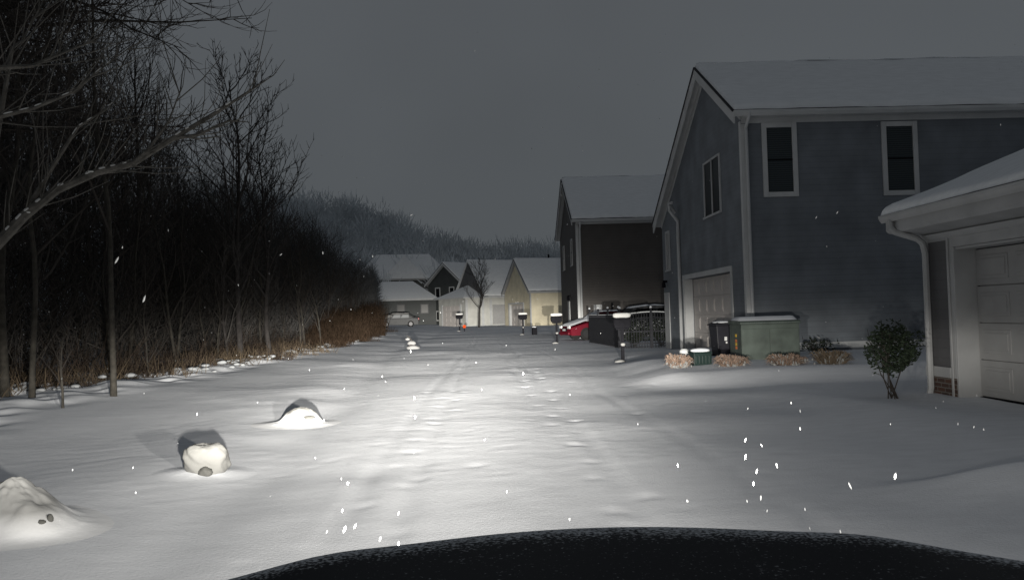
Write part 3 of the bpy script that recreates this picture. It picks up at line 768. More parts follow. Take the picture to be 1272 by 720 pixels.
# ------------------------------------------------------------------ mailboxes
def mailbox(label, px, pbase, Y, tall=1.28, wbox=.52, amber=False, rz=0, base=True):
    p = at(px, pbase, Y); z = gz(p.x, p.y)
    o = thing('mailbox', label, 'mailbox', (p.x, p.y, z), rz, 'mailboxes along the alley')
    m = MB(); m.box(-.042, .042, -.042, .042, -.2, tall - .28); m.box(-.08, .08, -.08, .08, .42, .47); m.build('post', BLACK, o)
    m = MB(); hw = wbox / 2
    m.prism([(-.1, tall - .34), (.1, tall - .34), (.1, tall - .12), (.07, tall - .05), (0, tall - .02), (-.07, tall - .05), (-.1, tall - .12)], -hw, hw, 'x'); m.box(-hw * .8, hw * .8, -.04, .04, tall - .40, tall - .342)
    bx = m.build('box', BLACK, o, bevel=.008)
    m = MB(); m.box(-hw - .02, -hw - .002, -.09, .09, tall - .27, tall - .1); m.build('door', BLACK, bx)
    m = MB(); lump(m, (0, 0, tall + .01), hw + .02, .13, .07, int(px), .05, 24, 12, 5.); m.build('snow_cap', SNOW_DIM_MID, o, smooth=True)
    if base:
        for lc, la, lb, lz, ls in (((.0, -.06, .49), .07, .06, .05, 3), ((-.1, -.1, .0), .16, .13, .07, 4)):
            m = MB(); lump(m, lc, la, lb, lz, ls, .1, 12, 8); m.build('snow_clump', SNOW_DIM_LOW, o, smooth=True)
    if amber:
        m = MB(); m.tube([(.02, -.075, .3), (.02, -.058, .3)], .09, 12); m.build('reflector', AMBER, o)
    return o
mailbox('black mailbox with snow cap in front of the iron fence corner', 774, 449, 22.6, 1.30, .45)
mailbox('snow capped mailbox left of the red car', 692, 425, 38.5, 1.36, .52, rz=.05)
mailbox('snow capped mailbox in front of the cream coach house', 650, 415, 54, 1.4, .56, rz=.1)
mailbox('dark mailbox with amber reflector in front of the pale house', 571, 411.5, 69, 1.45, .58, amber=False, rz=.2)
p = at(577, 411, 68.5)
ol = thing('marker_post', 'short post with glowing orange reflector beside the far dark mailbox', 'marker', (p.x, p.y, gz(p.x, p.y)))
m = MB(); m.box(-.04, .04, -.03, .03, -.1, .55); m.build('post', BLACK, ol)
m = MB(); m.tube([(0, -.06, .42), (0, -.032, .42)], .14, 14); m.build('reflector', AMBER, ol)
p = at(664, 416, 53)
bo = thing('utility_box', 'small dark box on the snow right of the coach house mailbox', 'utility box', (p.x, p.y, gz(p.x, p.y)), .2)
m = MB(); m.box(-.15, .15, -.15, .15, -.1, .5); m.build('cabinet', BLACK, bo, bevel=.015)
m = MB(); lump(m, (0, 0, .5), .16, .16, .05, 2, .1); m.build('snow_cap', SNOW, bo, smooth=True)

# ------------------------------------------------------------------ cars
def car(name, label, loc, rz, paint, L, Wd, body, cabin, wr=.33, snow=(), lights=True):
    """side profile lofted across the width: body/cabin are (x,z) outlines, front at x=0 pointing to -x"""
    o = thing(name, label, 'car', loc, rz)
    def loft(mb, prof, widths):
        n = len(prof); vs = []
        for (f, sx, sz) in widths:
            cx = sum(p[0] for p in prof) / n; cz = min(p[1] for p in prof)
            for (x, z) in prof: vs.append((cx + (x - cx) * sx, f * Wd / 2, cz + (z - cz) * sz))
        fs = []
        for j in range(len(widths) - 1):
            for i in range(n): fs.append((j * n + i, j * n + (i + 1) % n, (j + 1) * n + (i + 1) % n, (j + 1) * n + i))
        fs.append(tuple(range(n))); fs.append(tuple((len(widths) - 1) * n + i for i in range(n))[::-1])
        mb.add(vs, fs)
    m = MB(); loft(m, body, [(-1, .97, .9), (-.93, .99, .97), (-.6, 1, 1), (.6, 1, 1), (.93, .99, .97), (1, .97, .9)]); b = m.build('body', paint, o, bevel=.02)
    m = MB(); loft(m, cabin, [(-.80, .9, .94), (-.72, .97, 1), (0, 1, 1.03), (.72, .97, 1), (.80, .9, .94)]); cb = m.build('cabin', paint, o, bevel=.02)
    zs = [p[1] for p in cabin]; xs = [p[0] for p in cabin]; z0, z1 = min(zs), max(zs); x0, x1 = min(xs), max(xs)
    # side glass
    for s_ in (-1, 1):
        m = MB()
        for (a, b2) in ((.22, .48), (.52, .78)):
            xa = x0 + (x1 - x0) * a; xb = x0 + (x1 - x0) * b2
            m.prism([(xa - .1, z0 + .08), (xb, z0 + .08), (xb, z1 - .12), (xa + .12, z1 - .12)], s_ * Wd * .412 - .01, s_ * Wd * .412 + .01, 'y')
        m.build('side_window', SNOW_DIM if paint is GREYCAR else GLASS, cb)
    for k in (.2, .8):
        for s_ in (-1, 1):
            wx = L * k
            m = MB(); m.tube([(wx, s_ * (Wd / 2 - .2), wr), (wx, s_ * (Wd / 2 + .01), wr)], wr, 20); t = m.build('wheel', TYRE, o)
            m = MB(); m.tube([(wx, s_ * (Wd / 2 + .012), wr), (wx, s_ * (Wd / 2 + .03), wr)], wr * .62, 14); m.build('rim', RIM, t)
    zf = body[1][1]
    if lights:
        for s_ in (-1, 1):
            m = MB(); m.box(-.03, .05, s_ * Wd * .36 - .16, s_ * Wd * .36 + .16, .62, .76); m.build('headlight', LENS, o, bevel=.02)
            m = MB(); m.box(L - .05, L + .03, s_ * Wd * .38 - .12, s_ * Wd * .38 + .12, .75, .95); m.build('tail_light', TAILR, o, bevel=.02)
        m = MB(); m.box(-.035, .04, -Wd * .2, Wd * .2, .48, .66); m.build('grille', BLACK, o)
        m = MB(); m.box(-.07, .1, -Wd * .42, Wd * .42, .3, .44); m.build('bumper', paint, o, bevel=.03)
        m = MB(); m.box(-.045, -.036, -.2, .2, .5, .6); m.build('number_plate', WHITE, o)
    m = MB()
    for (xa, za, xb, zb_, wd) in snow:
        N = 8; K = 8; vs = []
        for i in range(N + 1):
            for j in range(K + 1):
                t = i / N; u = j / K
                e = min(i, N - i, j, K - j)
                vs.append((xa + (xb - xa) * t, (u - .5) * Wd * wd, za + (zb_ - za) * t + (.05 + .015 * rnd.random() if e > 0 else -.01)))
        m.add(vs, [(i * (K + 1) + j, (i + 1) * (K + 1) + j, (i + 1) * (K + 1) + j + 1, i * (K + 1) + j + 1) for i in range(N) for j in range(K)])
    if paint is GREYCAR:
        lump(m, (2.4, 0, 1.42), 1.0, .68, .16, 3, .12, 24, 12, 3.); lump(m, (.7, 0, .98), .65, .8, .13, 4, .12, 24, 12, 3.); lump(m, (1.35, 0, 1.18), .5, .7, .2, 5, .1, 20, 10, 2.5)
    if m.v: m.build('snow_cover', SNOW_DIM_LOW if paint is GREYCAR else SNOW, o, smooth=True)
    return o
sedan_body = [(.02, .28), (.0, .62), (.08, .78), (1.2, .95), (4.0, .98), (4.35, .93), (4.42, .6), (4.38, .28)]
sedan_cab = [(1.0, .92), (1.75, 1.42), (3.0, 1.45), (4.0, .95)]
suv_body = [(.02, .3), (0, .72), (.1, .95), (1.15, 1.08), (4.5, 1.08), (4.6, .8), (4.58, .3)]
suv_cab = [(.95, 1.04), (1.6, 1.55), (2.6, 1.68), (3.6, 1.66), (4.3, 1.5), (4.55, 1.04)]
p = at(703.5, 425, 40.0)
car('parked_car', 'red car with snow on its bonnet nosing out past the iron fence', (p.x + .15, 42.3, gz(p.x, 42)), R(14), RED, 4.42, 1.78, [(.02, .28), (.0, .58), (.08, .70), (1.2, .98), (4.0, .98), (4.35, .93), (4.42, .6), (4.38, .28)], sedan_cab,
    snow=((.04, .76, 1.15, 1.10, .92), (1.1, .99, 1.72, 1.42, .7), (1.75, 1.46, 3.0, 1.49, .68)))
car('parked_car', 'dark sport utility car with snowy roof parked behind the iron fence', (5.25, 39.3, gz(6, 39)), 0, DARKCAR, 4.6, 1.85, suv_body, suv_cab, .36,
    snow=((1.55, 1.58, 2.6, 1.70, .66), (2.6, 1.70, 4.2, 1.56, .66), (.2, .98, 1.1, 1.1, .8)), lights=True)
p = at(476, 403, 88)
car('parked_car', 'snow covered grey car parked in front of the far low house', (p.x - .6, 88, gz(p.x, 88)), R(8), GREYCAR, 4.42, 1.78, sedan_body, sedan_cab,
    snow=((.05, .86, 1.2, 1.08, .95), (1.05, 1.0, 1.75, 1.44, .8), (1.75, 1.46, 3.0, 1.49, .78), (3.0, 1.48, 4.0, 1.0, .8), (3.9, 1.0, 4.4, .97, .9)))

# ------------------------------------------------------------------ snow covered stones on the left verge
STONE_SNOW = snow_mat('stone_snow', (.165, .165, .16), .35)  # cap colour lowered so the headlamps do not burn it out
def snow_stone(label, px, pbase, Y, parts, stones, seed, drift=()):
    p = at(px, pbase, Y); z = gz(p.x, p.y)
    o = thing('snow_covered_stone', label, 'stone', (p.x, p.y, z))
    m = MB()
    for k, (x, y, zz, rx, ry, rz_, am) in enumerate(parts): lump(m, (x, y, zz), rx, ry, rz_, seed + k, am, 60, 40, 3.2 if k == 0 else 2.)
    m.build('snow_cap', STONE_SNOW, o, smooth=True)
    if drift:
        K, N = 24, 48; vs = []; fs = []
        for j in range(K + 1):
            for i in range(N):
                a = 2 * math.pi * i / N; x = .75 * j / K * math.cos(a); y = .75 * j / K * math.sin(a)
                zz = sum(hh * math.exp(-((x - cx) / ax) ** 2 - ((y - cy) / ay) ** 2) for (cx, cy, hh, ax, ay) in drift)
                vs.append((x, y, zz * (1 - (j / K) ** 4) - .012 * (j / K) ** 2 + .003))
        va = np.array(vs); va[:, 2] += hgt(p.x + va[:, 0], p.y + va[:, 1]) - z
        for j in range(K):
            for i in range(N): fs.append((j * N + i, (j + 1) * N + i, (j + 1) * N + (i + 1) % N, j * N + (i + 1) % N))
        m = MB(); m.add(va.tolist(), fs); m.build('snow_drift', SNOW, o, smooth=True)
    for k, (x, y, zz, rx, ry, rz_) in enumerate(stones):
        m = MB(); lump(m, (x, y, zz), rx, ry, rz_, seed + 20 + k, .2, 14, 10); m.build('bare_stone', STONE, o, smooth=True)
    return o
snow_stone('snow capped stone with overhanging cap and small dark base, second from the left', 254, 574, 7.9,
    [(0, .05, .125, .205, .165, .155, .10)], [(.05, -.115, .035, .075, .05, .05)], 3, [(-.14, .03, .03, .22, .2), (.14, .06, .02, .22, .2)])
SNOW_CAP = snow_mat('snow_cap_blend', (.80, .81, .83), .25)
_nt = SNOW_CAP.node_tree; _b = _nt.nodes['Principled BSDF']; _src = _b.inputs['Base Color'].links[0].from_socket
_at = _nt.nodes.new('ShaderNodeAttribute'); _at.attribute_name = 'dimmed'
_mx = _nt.nodes.new('ShaderNodeMix'); _mx.data_type = 'RGBA'; _mx.inputs[7].default_value = (.125, .125, .12, 1)  # dome tops blend to this darker colour, offsetting headlamp light
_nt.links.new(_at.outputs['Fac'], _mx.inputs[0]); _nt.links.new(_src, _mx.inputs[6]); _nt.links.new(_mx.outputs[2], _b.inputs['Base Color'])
def snow_dome(label, px, pbase, Y, domes, stones, seed, rad, full=1.):
    """a stone buried under snow: a smooth dome that runs out into the snow sheet"""
    p = at(px, pbase, Y); z = gz(p.x, p.y); o = thing('snow_covered_stone', label, 'stone', (p.x, p.y, z))
    K, N = 60, 110; vs = [];fs = []; pk = []
    for j in range(K + 1):
        for i in range(N):
            a = 2 * math.pi * i / N; r_ = rad * j / K; x = r_ * math.cos(a); y = r_ * math.sin(a)
            zz = 0
            for (cx, cy, hh, ax, ay, pw) in domes:
                q = ((x - cx) / ax) ** 2 + ((y - cy) / ay) ** 2; zz = max(zz, hh * math.exp(-q ** pw)) if pw > 1.2 else zz + hh * math.exp(-q ** pw)
            zz *= 1 + .13 * float(vnoise(x * 5 + seed, y * 5, seed)) + .06 * float(vnoise(x * 14 + seed, y * 14, seed + 1)) + .03 * float(vnoise(x * 33, y * 33 + seed, seed + 2))
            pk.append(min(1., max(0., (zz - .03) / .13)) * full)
            vs.append((x, y, zz * (1 - (j / K) ** 6) - .012 * (j / K) ** 2 + .003))
    va = np.array(vs); va[:, 2] += hgt(p.x + va[:, 0], p.y + va[:, 1]) - z; vs = va.tolist()
    for j in range(K):
        for i in range(N): fs.append((j * N + i, (j + 1) * N + i, (j + 1) * N + (i + 1) % N, j * N + (i + 1) % N))
    m = MB(); m.add(vs, fs); cap = m.build('snow_cap', SNOW_CAP, o, smooth=True)
    a_ = cap.data.attributes.new('dimmed', 'FLOAT', 'POINT'); a_.data.foreach_set('value', pk)
    for k, (x, y, zz, rx, ry, rz_) in enumerate(stones):
        m = MB(); lump(m, (x, y, zz), rx, ry, rz_, seed + 20 + k, .2, 14, 10); m.build('bare_stone', STONE, o, smooth=True)
snow_dome('low rounded snow mound over a stone, farthest of the three', 373, 515, 11.3,
    [(0, .05, .165, .25, .24, 2.4), (-.08, -.1, .045, .42, .3, 1)], [(.15, -.15, .10, .08, .05, .025)], 13, .8)
snow_dome('big snow buried boulder at the left edge, nearest of the three', 14, 650, 5.95,
    [(-.16, .12, .25, .40, .36, 1.5), (.12, -.06, .13, .32, .28, 1.1), (.25, -.2, .05, .14, .12, 1)], [(.33, -.22, .085, .035, .03, .02), (.37, -.17, .10, .02, .02, .03), (.28, -.24, .08, .02, .02, .015)], 23, 1.0, .85)
p = at(512, 430, 36.5)
sp = thing('snow_covered_stump', 'small snow capped stump on the snow by the wood edge', 'stump', (p.x, p.y, gz(p.x, p.y)))
m = MB(); m.lathe([(.2, -.1), (.17, .15), (.15, .25)], (0, 0, 0), 12); m.build('stump', BARKD, sp)
m = MB(); lump(m, (0, -.02, .27), .2, .17, .11, 2, .15); lump(m, (-.2, .1, .45), .11, .08, .06, 5, .2); lump(m, (.05, -.15, .05), .3, .2, .12, 4, .1); m.build('snow_cap', mat('stump_snow', (.15, .15, .15), .9), sp, smooth=True)
m = MB(); m.tube([(.1, .1, .2), (-.1, .1, .5), (-.25, .12, .62)], [.03, .02, .01], 5); m.build('branch', TWIG, sp)

# ------------------------------------------------------------------ trees
def rand_perp(d, rr):
    v = Vector((rr.gauss(0, 1), rr.gauss(0, 1), rr.gauss(0, 1))); v = v - d * v.dot(d)
    return v.normalized()

def tree_mesh(seed, H, r0_, spread=.6, ascend=.6, nl1=14, nl2=7, nl3=5, start=.3, droop=0., lean=(0, 0), trunk_split=False, twig_r=.006):
    rr = random.Random(seed)
    T = MB(); B = MB()
    def branch(p, d, L, r, lvl, mbx):
        n = 5 if lvl < 2 else 4 if lvl == 2 else 3
        pts = [p.copy()]; rad = [r]; dd = d.copy(); q = p.copy()
        for i in range(n):
            up_ = Vector((0, 0, 1)) * (ascend * .22 - droop * .25 * (lvl >= 2) * (i / n))
            dd = (dd + rand_perp(dd, rr) * .2 + up_).normalized()
            q = q + dd * (L / n); pts.append(q.copy()); rad.append(max(twig_r * .45, r * (1 - .82 * (i + 1) / n)))
        mbx.tube(pts, rad, 6 if lvl == 1 else 4 if lvl == 2 else 3, cap=False)
        if lvl == 3: return
        cnt = nl2 if lvl == 1 else nl3
        for k in range(cnt):
            t = .22 + .76 * (k + rr.random()) / cnt
            i = min(int(t * n), n - 1); f = t * n - i
            b0 = pts[i].lerp(pts[i + 1], f); dr = (pts[i + 1] - pts[i]).normalized()
            side = rand_perp(dr, rr)
            nd = (dr * (.75 + .4 * ascend) + side * (.7 + .3 * spread)).normalized()
            rb = (rad[i] * (1 - f) + rad[i + 1] * f) * .62
            branch(b0, nd, L * (1 - .55 * t) * rr.uniform(.42, .7), max(rb, twig_r), lvl + 1, mbx)
    # trunk
    n = 12; pts = []; rad = []; x = y = 0.
    for i in range(n + 1):
        t = i / n
        x = lean[0] * t * t * H + .03 * H * float(vnoise(t * 4 + seed, 1.3, seed)); y = lean[1] * t * t * H + .03 * H * float(vnoise(t * 3, 7.7 + seed, seed))
        pts.append(Vector((x, y, -.3 + t * (H + .3)))); rad.append(r0_ * (1 - .9 * t) * (1.25 if i == 0 else 1) + .006)
    T.tube(pts, rad, 9)
    for k in range(nl1):
        t = start + (1 - start) * .97 * (k + rr.random() * .8) / nl1
        i = min(int(t * n), n - 1); f = t * n - i
        b0 = pts[i].lerp(pts[i + 1], f)
        a = k * 2.4 + rr.uniform(-.5, .5)
        side = Vector((math.cos(a), math.sin(a), 0))
        d = (side * spread + Vector((0, 0, 1)) * ascend).normalized()
        L = H * (.52 - .34 * (t - start) / (1 - start)) * rr.uniform(.75, 1.15)
        branch(b0, d, L, max((rad[i] * .55), twig_r * 2), 1, B)
    return T, B

def make_tree(label, loc, rz, name='bare_tree', group=None, bark=BARK, twig=TWIG, **kw):
    o = thing(name, label, 'tree', loc, rz, group)
    T, B = tree_mesh(**kw)
    T.build('trunk', bark, o, smooth=True); B.build('crown', twig, o)
    return o

def ground_at(px, py, Y):
    p = at(px, py, Y); return (p.x, p.y, gz(p.x, p.y) - .02)

# single trees one can tell apart
make_tree('tall bare tree with upswept fan of branches rising above the wood edge', ground_at(296, 436, 27), .6, bark=BARKD, twig=BARKD, seed=21, H=9.3, r0_=.10, spread=.85, ascend=.9, nl1=22, nl2=8, nl3=3, start=.24, twig_r=.0125)
make_tree('second bare tree with upswept branches just right of the tall fan shaped one', ground_at(330, 434, 29), 2.6, bark=BARKD, twig=BARKD, seed=71, H=7.6, r0_=.09, spread=.9, ascend=.85, nl1=18, nl2=8, nl3=3, start=.24, twig_r=.0125)
make_tree('slender bare trunk at the far left edge of the picture', ground_at(8, 485, 15.2), 1.2, seed=22, H=9.5, r0_=.075, spread=.5, ascend=.8, nl1=12, nl2=5, nl3=4, start=.35, lean=(.02, 0))
make_tree('thin leaning bare tree second from the left edge', ground_at(38, 486, 14.8), .3, seed=23, H=8.5, r0_=.05, spread=.6, ascend=.8, nl1=11, nl2=5, nl3=4, start=.28, lean=(.09, 0))
make_tree('thin straight bare tree with forked foot, third from the left edge', ground_at(130, 486, 15.0), 2.0, seed=24, H=9.0, r0_=.052, spread=.5, ascend=.8, nl1=12, nl2=5, nl3=4, start=.3, lean=(.02, 0))
make_tree('knee high bare sapling in the snow at the front of the wood', ground_at(76, 504, 13.3), 2.0, name='sapling', seed=25, H=1.15, r0_=.02, spread=.5, ascend=.9, nl1=6, nl2=3, nl3=2, start=.4, twig_r=.004)
make_tree('small bare street tree in front of the pale house', ground_at(597, 407, 82), .4, seed=26, H=6.2, r0_=.11, spread=.6, ascend=.8, nl1=15, nl2=7, nl3=4, start=.3, twig_r=.014, bark=BARKD, twig=BARKD)

# the tree outside the left edge whose limb reaches into the picture
lt = thing('bare_tree', 'bare tree at the left edge with a long snow flecked limb reaching over', 'tree', (-6.9, 9.2, gz(-6.9, 9.2)), 0)
T = MB(); T.tube([(0, 0, -.3), (.02, 0, 1.5), (-.1, .1, 3.2), (-.2, .2, 5.5), (-.1, .3, 8)], [.17, .14, .12, .09, .05], 10); T.build('trunk', BARK, lt, smooth=True)
B = MB(); rr = random.Random(4); off = Vector(lt.location)
limb = [(-60, 345, 9.3), (-5, 305, 9.3), (30, 268, 9.4), (70, 236, 9.6), (120, 214, 9.8), (165, 203, 10.0), (215, 172, 10.2), (255, 148, 10.4), (290, 126, 10.6), (330, 100, 10.9)]
lp = [at(a, b, c) - off for a, b, c in limb]
B.tube([Vector((0, 0, 1.4))] + lp, [.09, .07, .062, .056, .05, .046, .042, .034, .026, .018, .008], 7)
limbs2 = [[(-20, 150, 8.8), (40, 135, 9), (90, 115, 9.2), (130, 82, 9.5), (160, 60, 9.8)],
          [(40, 250, 9.5), (70, 200, 9.6), (97, 158, 9.7), (125, 140, 9.8), (150, 120, 10)],
          [(-10, 85, 8.5), (40, 82, 8.8), (80, 65, 9), (120, 50, 9.3)],
          [(165, 203, 10), (185, 185, 10), (210, 150, 10.2), (225, 110, 10.4)],
          [(-10, 210, 9), (15, 60, 9), (28, 50, 9.2), (50, 10, 9.4)],
          [(215, 172, 10.2), (245, 168, 10.3), (285, 150, 10.6), (310, 152, 10.9)]]
for L_ in limbs2:
    q = [at(a, b, c) - off for a, b, c in L_]
    B.tube(q, [.03 - .024 * i / (len(q) - 1) for i in range(len(q))], 5)
    lp = lp + q
for i in range(150):
    j = rr.randrange(len(lp) - 1)
    if (lp[j + 1] - lp[j]).length > 2: continue
    b0 = lp[j].lerp(lp[j + 1], rr.random()); d = (lp[j + 1] - lp[j]).normalized()
    d = (d * .9 + rand_perp(d, rr) * .8 + Vector((0, 0, .25))).normalized(); l = rr.uniform(.3, 1.1)
    m1 = b0 + d * l * .5 + Vector((0, 0, .05)); e = b0 + d * l + Vector((rr.uniform(-.1, .1), 0, .16))
    B.tube([b0, m1, e], [.008, .006, .003], 4)
B.build('crown', mat('limb_bark', (.085, .08, .072), .9, .4, 9, .5, 40), lt)
m = MB()
for L_, rad0 in ((limb[1:], .05), (limbs2[0], .022), (limbs2[1], .022)):
    q = [at(a, b, c) - off for a, b, c in L_]
    for j in range(len(q) - 1):
        for k in range(3):
            if rr.random() < .45: continue
            t0, t1 = k / 3 + .02, k / 3 + rr.uniform(.18, .36); r_ = rad0 * (1 - .75 * (j + t0) / len(q))
            a0, a1 = q[j].lerp(q[j + 1], t0), q[j].lerp(q[j + 1], t1); u = Vector((.1 * r_, -r_ * .55, r_ * .7))
            m = MB(); m.tube([a0 + u * .6, a0.lerp(a1, .3) + u, a0.lerp(a1, .7) + u, a1 + u * .6], [r_ * .2, r_ * .55, r_ * .5, r_ * .2], 6); m.build('snow_patch', SNOW_DIM_MID, lt, smooth=True)
for (a, b, c) in ((112, 213.5, 9.75), (152, 203.5, 9.95), (34, 264, 9.4)):
    m = MB(); q = at(a, b, c) - off; lump(m, q, .045, .03, .014, int(a), .3, 10, 6); m.build('snow_patch', SNOW_DIM_MID, lt)

# big tree whose drooping branch tips hang into the top of the picture
ot = thing('bare_tree', 'tall bare tree whose arching branch tips hang across the top left', 'tree', (-9.4, 14.0, gz(-9.4, 14)), 0)
T = MB(); T.tube([(0, 0, -.3), (.05, 0, 3), (0, .1, 6), (.2, .1, 9), (.3, .2, 12)], [.2, .17, .15, .11, .05], 10); T.build('trunk', BARKD, ot, smooth=True)
B = MB(); off = Vector(ot.location); rr = random.Random(14)
for i in range(60):
    z0_ = rr.uniform(4.5, 11); a = rr.uniform(-1.1, 1.1) if i % 3 else rr.uniform(-3, 3); L = rr.uniform(3.0, 5.6)
    d = Vector((math.cos(a), math.sin(a) * .8, rr.uniform(.1, .5))).normalized()
    p = Vector((.1, .1, z0_)); pts = [p.copy()]
    for k in range(8):
        d = (d + rand_perp(d, rr) * .13 + Vector((0, 0, -.07 + .10 * (k > 5)))).normalized()
        p = p + d * L / 8; pts.append(p.copy())
    B.tube(pts, [.04 - .034 * k / 8 for k in range(9)], 5, cap=False)
    for _ in range(17):
        k = rr.randrange(2, 8); b0 = pts[k].lerp(pts[k + 1], rr.random()); dr = (pts[k + 1] - pts[k]).normalized()
        d2 = (dr + rand_perp(dr, rr) * .9).normalized(); l = rr.uniform(.4, 1.5); q = b0.copy(); pp = [q.copy()]
        for s_ in range(5):
            d2 = (d2 + rand_perp(d2, rr) * .14 + Vector((0, 0, -.1 + .09 * s_))).normalized(); q = q + d2 * l / 5; pp.append(q.copy())
        B.tube(pp, [.011, .009, .008, .006, .005, .003], 3, cap=False)
        for _ in range(3):
            k2 = rr.randrange(1, 5); d3 = (d2 + rand_perp(d2, rr) * .9).normalized()
            B.tube([pp[k2], pp[k2] + d3 * .2, pp[k2] + d3 * .38 + Vector((0, 0, .06))], [.006, .005, .003], 3, cap=False)
B.build('crown', TWIG, ot)

# the wood: repeated bare trees, each an object
protos = []
for k, kw in enumerate((dict(seed=31, H=11, r0_=.13, spread=.6, ascend=.75, nl1=16, nl2=7, nl3=5, start=.2),
                        dict(seed=32, H=9.5, r0_=.09, spread=.7, ascend=.6, nl1=16, nl2=7, nl3=5, start=.15),
                        dict(seed=33, H=12.5, r0_=.16, spread=.55, ascend=.85, nl1=16, nl2=7, nl3=5, start=.25),
                        dict(seed=34, H=7.5, r0_=.06, spread=.6, ascend=.9, nl1=14, nl2=6, nl3=5, start=.12),
                        dict(seed=35, H=10, r0_=.10, spread=.9, ascend=.4, nl1=16, nl2=8, nl3=5, start=.2, droop=.6))):
    protos.append(dict(kw=kw, o=None, k=k))
WL = 'bare dark tree deep inside the wood on the left behind the front trunks'
WG = 'bare trees of the wood'
def crown_limit(x, y):
    """the wood steps down from tall timber by the car to low growth along the alley"""
    return 1.45 + np.asarray(y) * np.interp(-np.asarray(x) / np.asarray(y), [.12, .137, .17, .2, .23, .3, .36, .44, .52], [.03, .05, .075, .095, .122, .145, .19, .42, .65])
rr = random.Random(99); spots = []
for i in range(64):
    for _ in range(60):
        y = 15.5 + 46 * rr.random() ** 1.2; x = -9.2 - 16 * rr.random() ** 1.4 + .02 * y - (1.5 if y < 22 else 0)
        if all((x - a) ** 2 + (y - b) ** 2 > 2.6 for a, b in spots): break
    spots.append((x, y))
for i, (x, y) in enumerate(spots):
    P = protos[i % 5]
    if P['o'] is None:
        sc0 = max(.3, min(1., .95 * float(crown_limit(x, y)) / (P['kw']['H'] * 1.12)))
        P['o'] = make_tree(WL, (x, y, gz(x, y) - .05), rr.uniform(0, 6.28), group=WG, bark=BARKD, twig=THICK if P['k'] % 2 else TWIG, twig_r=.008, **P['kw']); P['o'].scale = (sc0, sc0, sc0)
    else:
        c = copy_tree(P['o']); c.location = (x, y, gz(x, y) - .05); c.rotation_euler = (0, 0, rr.uniform(0, 6.28)); s_ = max(.3, min(rr.uniform(.8, 1.15), rr.uniform(.75, 1.3) * float(crown_limit(x, y)) / (P['kw']['H'] * 1.12))); c.scale = (s_, s_, s_)

yt = None; rr = random.Random(17)
YL = 'spindly young bare tree standing in the brush along the front of the wood'
for i in range(18):
    y = 14.5 + 24 * (i / 18) + rr.uniform(-.5, .5); x = -8.2 - 1.8 * rr.random() - (1.2 if y < 19 else 0) + (.5 if y > 28 else 0)
    if yt is None or i == 9:
        yt = make_tree(YL, (x, y, gz(x, y) - .05), 0, name='young_tree', group='young trees along the wood edge', bark=BARK, twig=TWIG, seed=60 + i, H=3.6, r0_=.028, spread=.6, ascend=.9, nl1=11, nl2=5, nl3=3, start=.16, twig_r=.005)
    else:
        c = copy_tree(yt); c.location = (x, y, gz(x, y) - .05); c.rotation_euler = (R(rr.uniform(-8, 8)), R(rr.uniform(-8, 8)), rr.uniform(0, 6.28)); q_ = rr.uniform(.6, 1.5); c.scale = (q_, q_, q_)

def sticks(name, n, gen, m, kind='stuff'):
    """many thin three-sided stems in one mesh (numpy)"""
    A, Bv, r = gen(n)
    d = Bv - A; L = np.linalg.norm(d, axis=1, keepdims=True) + 1e-9; d = d / L
    ref = np.where(np.abs(d[:, 2:3]) > .8, np.array([[1., 0, 0]]), np.array([[0, 0, 1.]]))
    u = np.cross(d, ref); u /= np.linalg.norm(u, axis=1, keepdims=True) + 1e-9; v = np.cross(d, u)
    V = []
    for q, k in ((A, 1.0), (Bv, .4)):
        for w in (0, 2.094, 4.189): V.append(q + (u * math.cos(w) + v * math.sin(w)) * (r[:, None] * k))
    V = np.stack(V, 1).reshape(-1, 3).astype(np.float32)
    b = np.arange(n)[:, None] * 6
    f = np.concatenate([b + np.array([[0, 1, 4, 3]]), b + np.array([[1, 2, 5, 4]]), b + np.array([[2, 0, 3, 5]])], 1).reshape(-1, 4).astype(np.int32)
    me = bpy.data.meshes.new(name); me.vertices.add(len(V)); me.vertices.foreach_set('co', V.ravel())
    me.loops.add(f.size); me.loops.foreach_set('vertex_index', f.ravel()); me.polygons.add(len(f)); me.polygons.foreach_set('loop_start', np.arange(0, f.size, 4, dtype=np.int32))
    me.materials.append(m); me.update(); me.validate()
    o = link(bpy.data.objects.new(name, me)); o['kind'] = kind
    return o

ng_ = np.random.default_rng(5)
def gen_thicket(n):
    y = 17 + 70 * ng_.random(n) ** 1.1
    x = -10.2 - 14 * ng_.random(n) ** 1.3 + .02 * y
    x = np.where(y > 50, np.minimum(x, -.135 * y - .6), x)
    top = np.interp(y, [15, 25, 36, 50, 90], [16, 13, 8.6, 7.0, 6.0]) * (1 + .22 * vnoise(y * .35, x * .3, 77) + .12 * vnoise(y * 1.1, x, 78))
    top = np.minimum(top, crown_limit(x, y) * (.84 + .30 * vnoise(y * .42, x * .35, 79) + .14 * vnoise(y * 1.3, x * 1.1, 80)))
    z = hgt(x, y) + top * np.where(ng_.random(n) < .12, 1.15, 1) * ng_.random(n) ** 1.25
    L = .35 + 1.1 * ng_.random(n) * (1.15 - (z / 13).clip(0, 1))
    d = ng_.normal(size=(n, 3)) * np.array([.55, .55, .35]) + np.array([0, 0, .75]); d /= np.linalg.norm(d, axis=1, keepdims=True)
    A = np.stack([x, y, z], 1); return A, A + d * L[:, None], .006 + .010 * ng_.random(n)
o = sticks('thicket', 115000, gen_thicket, THICK); tag(o, 'black tangle of twigs and undergrowth filling the wood', 'thicket')
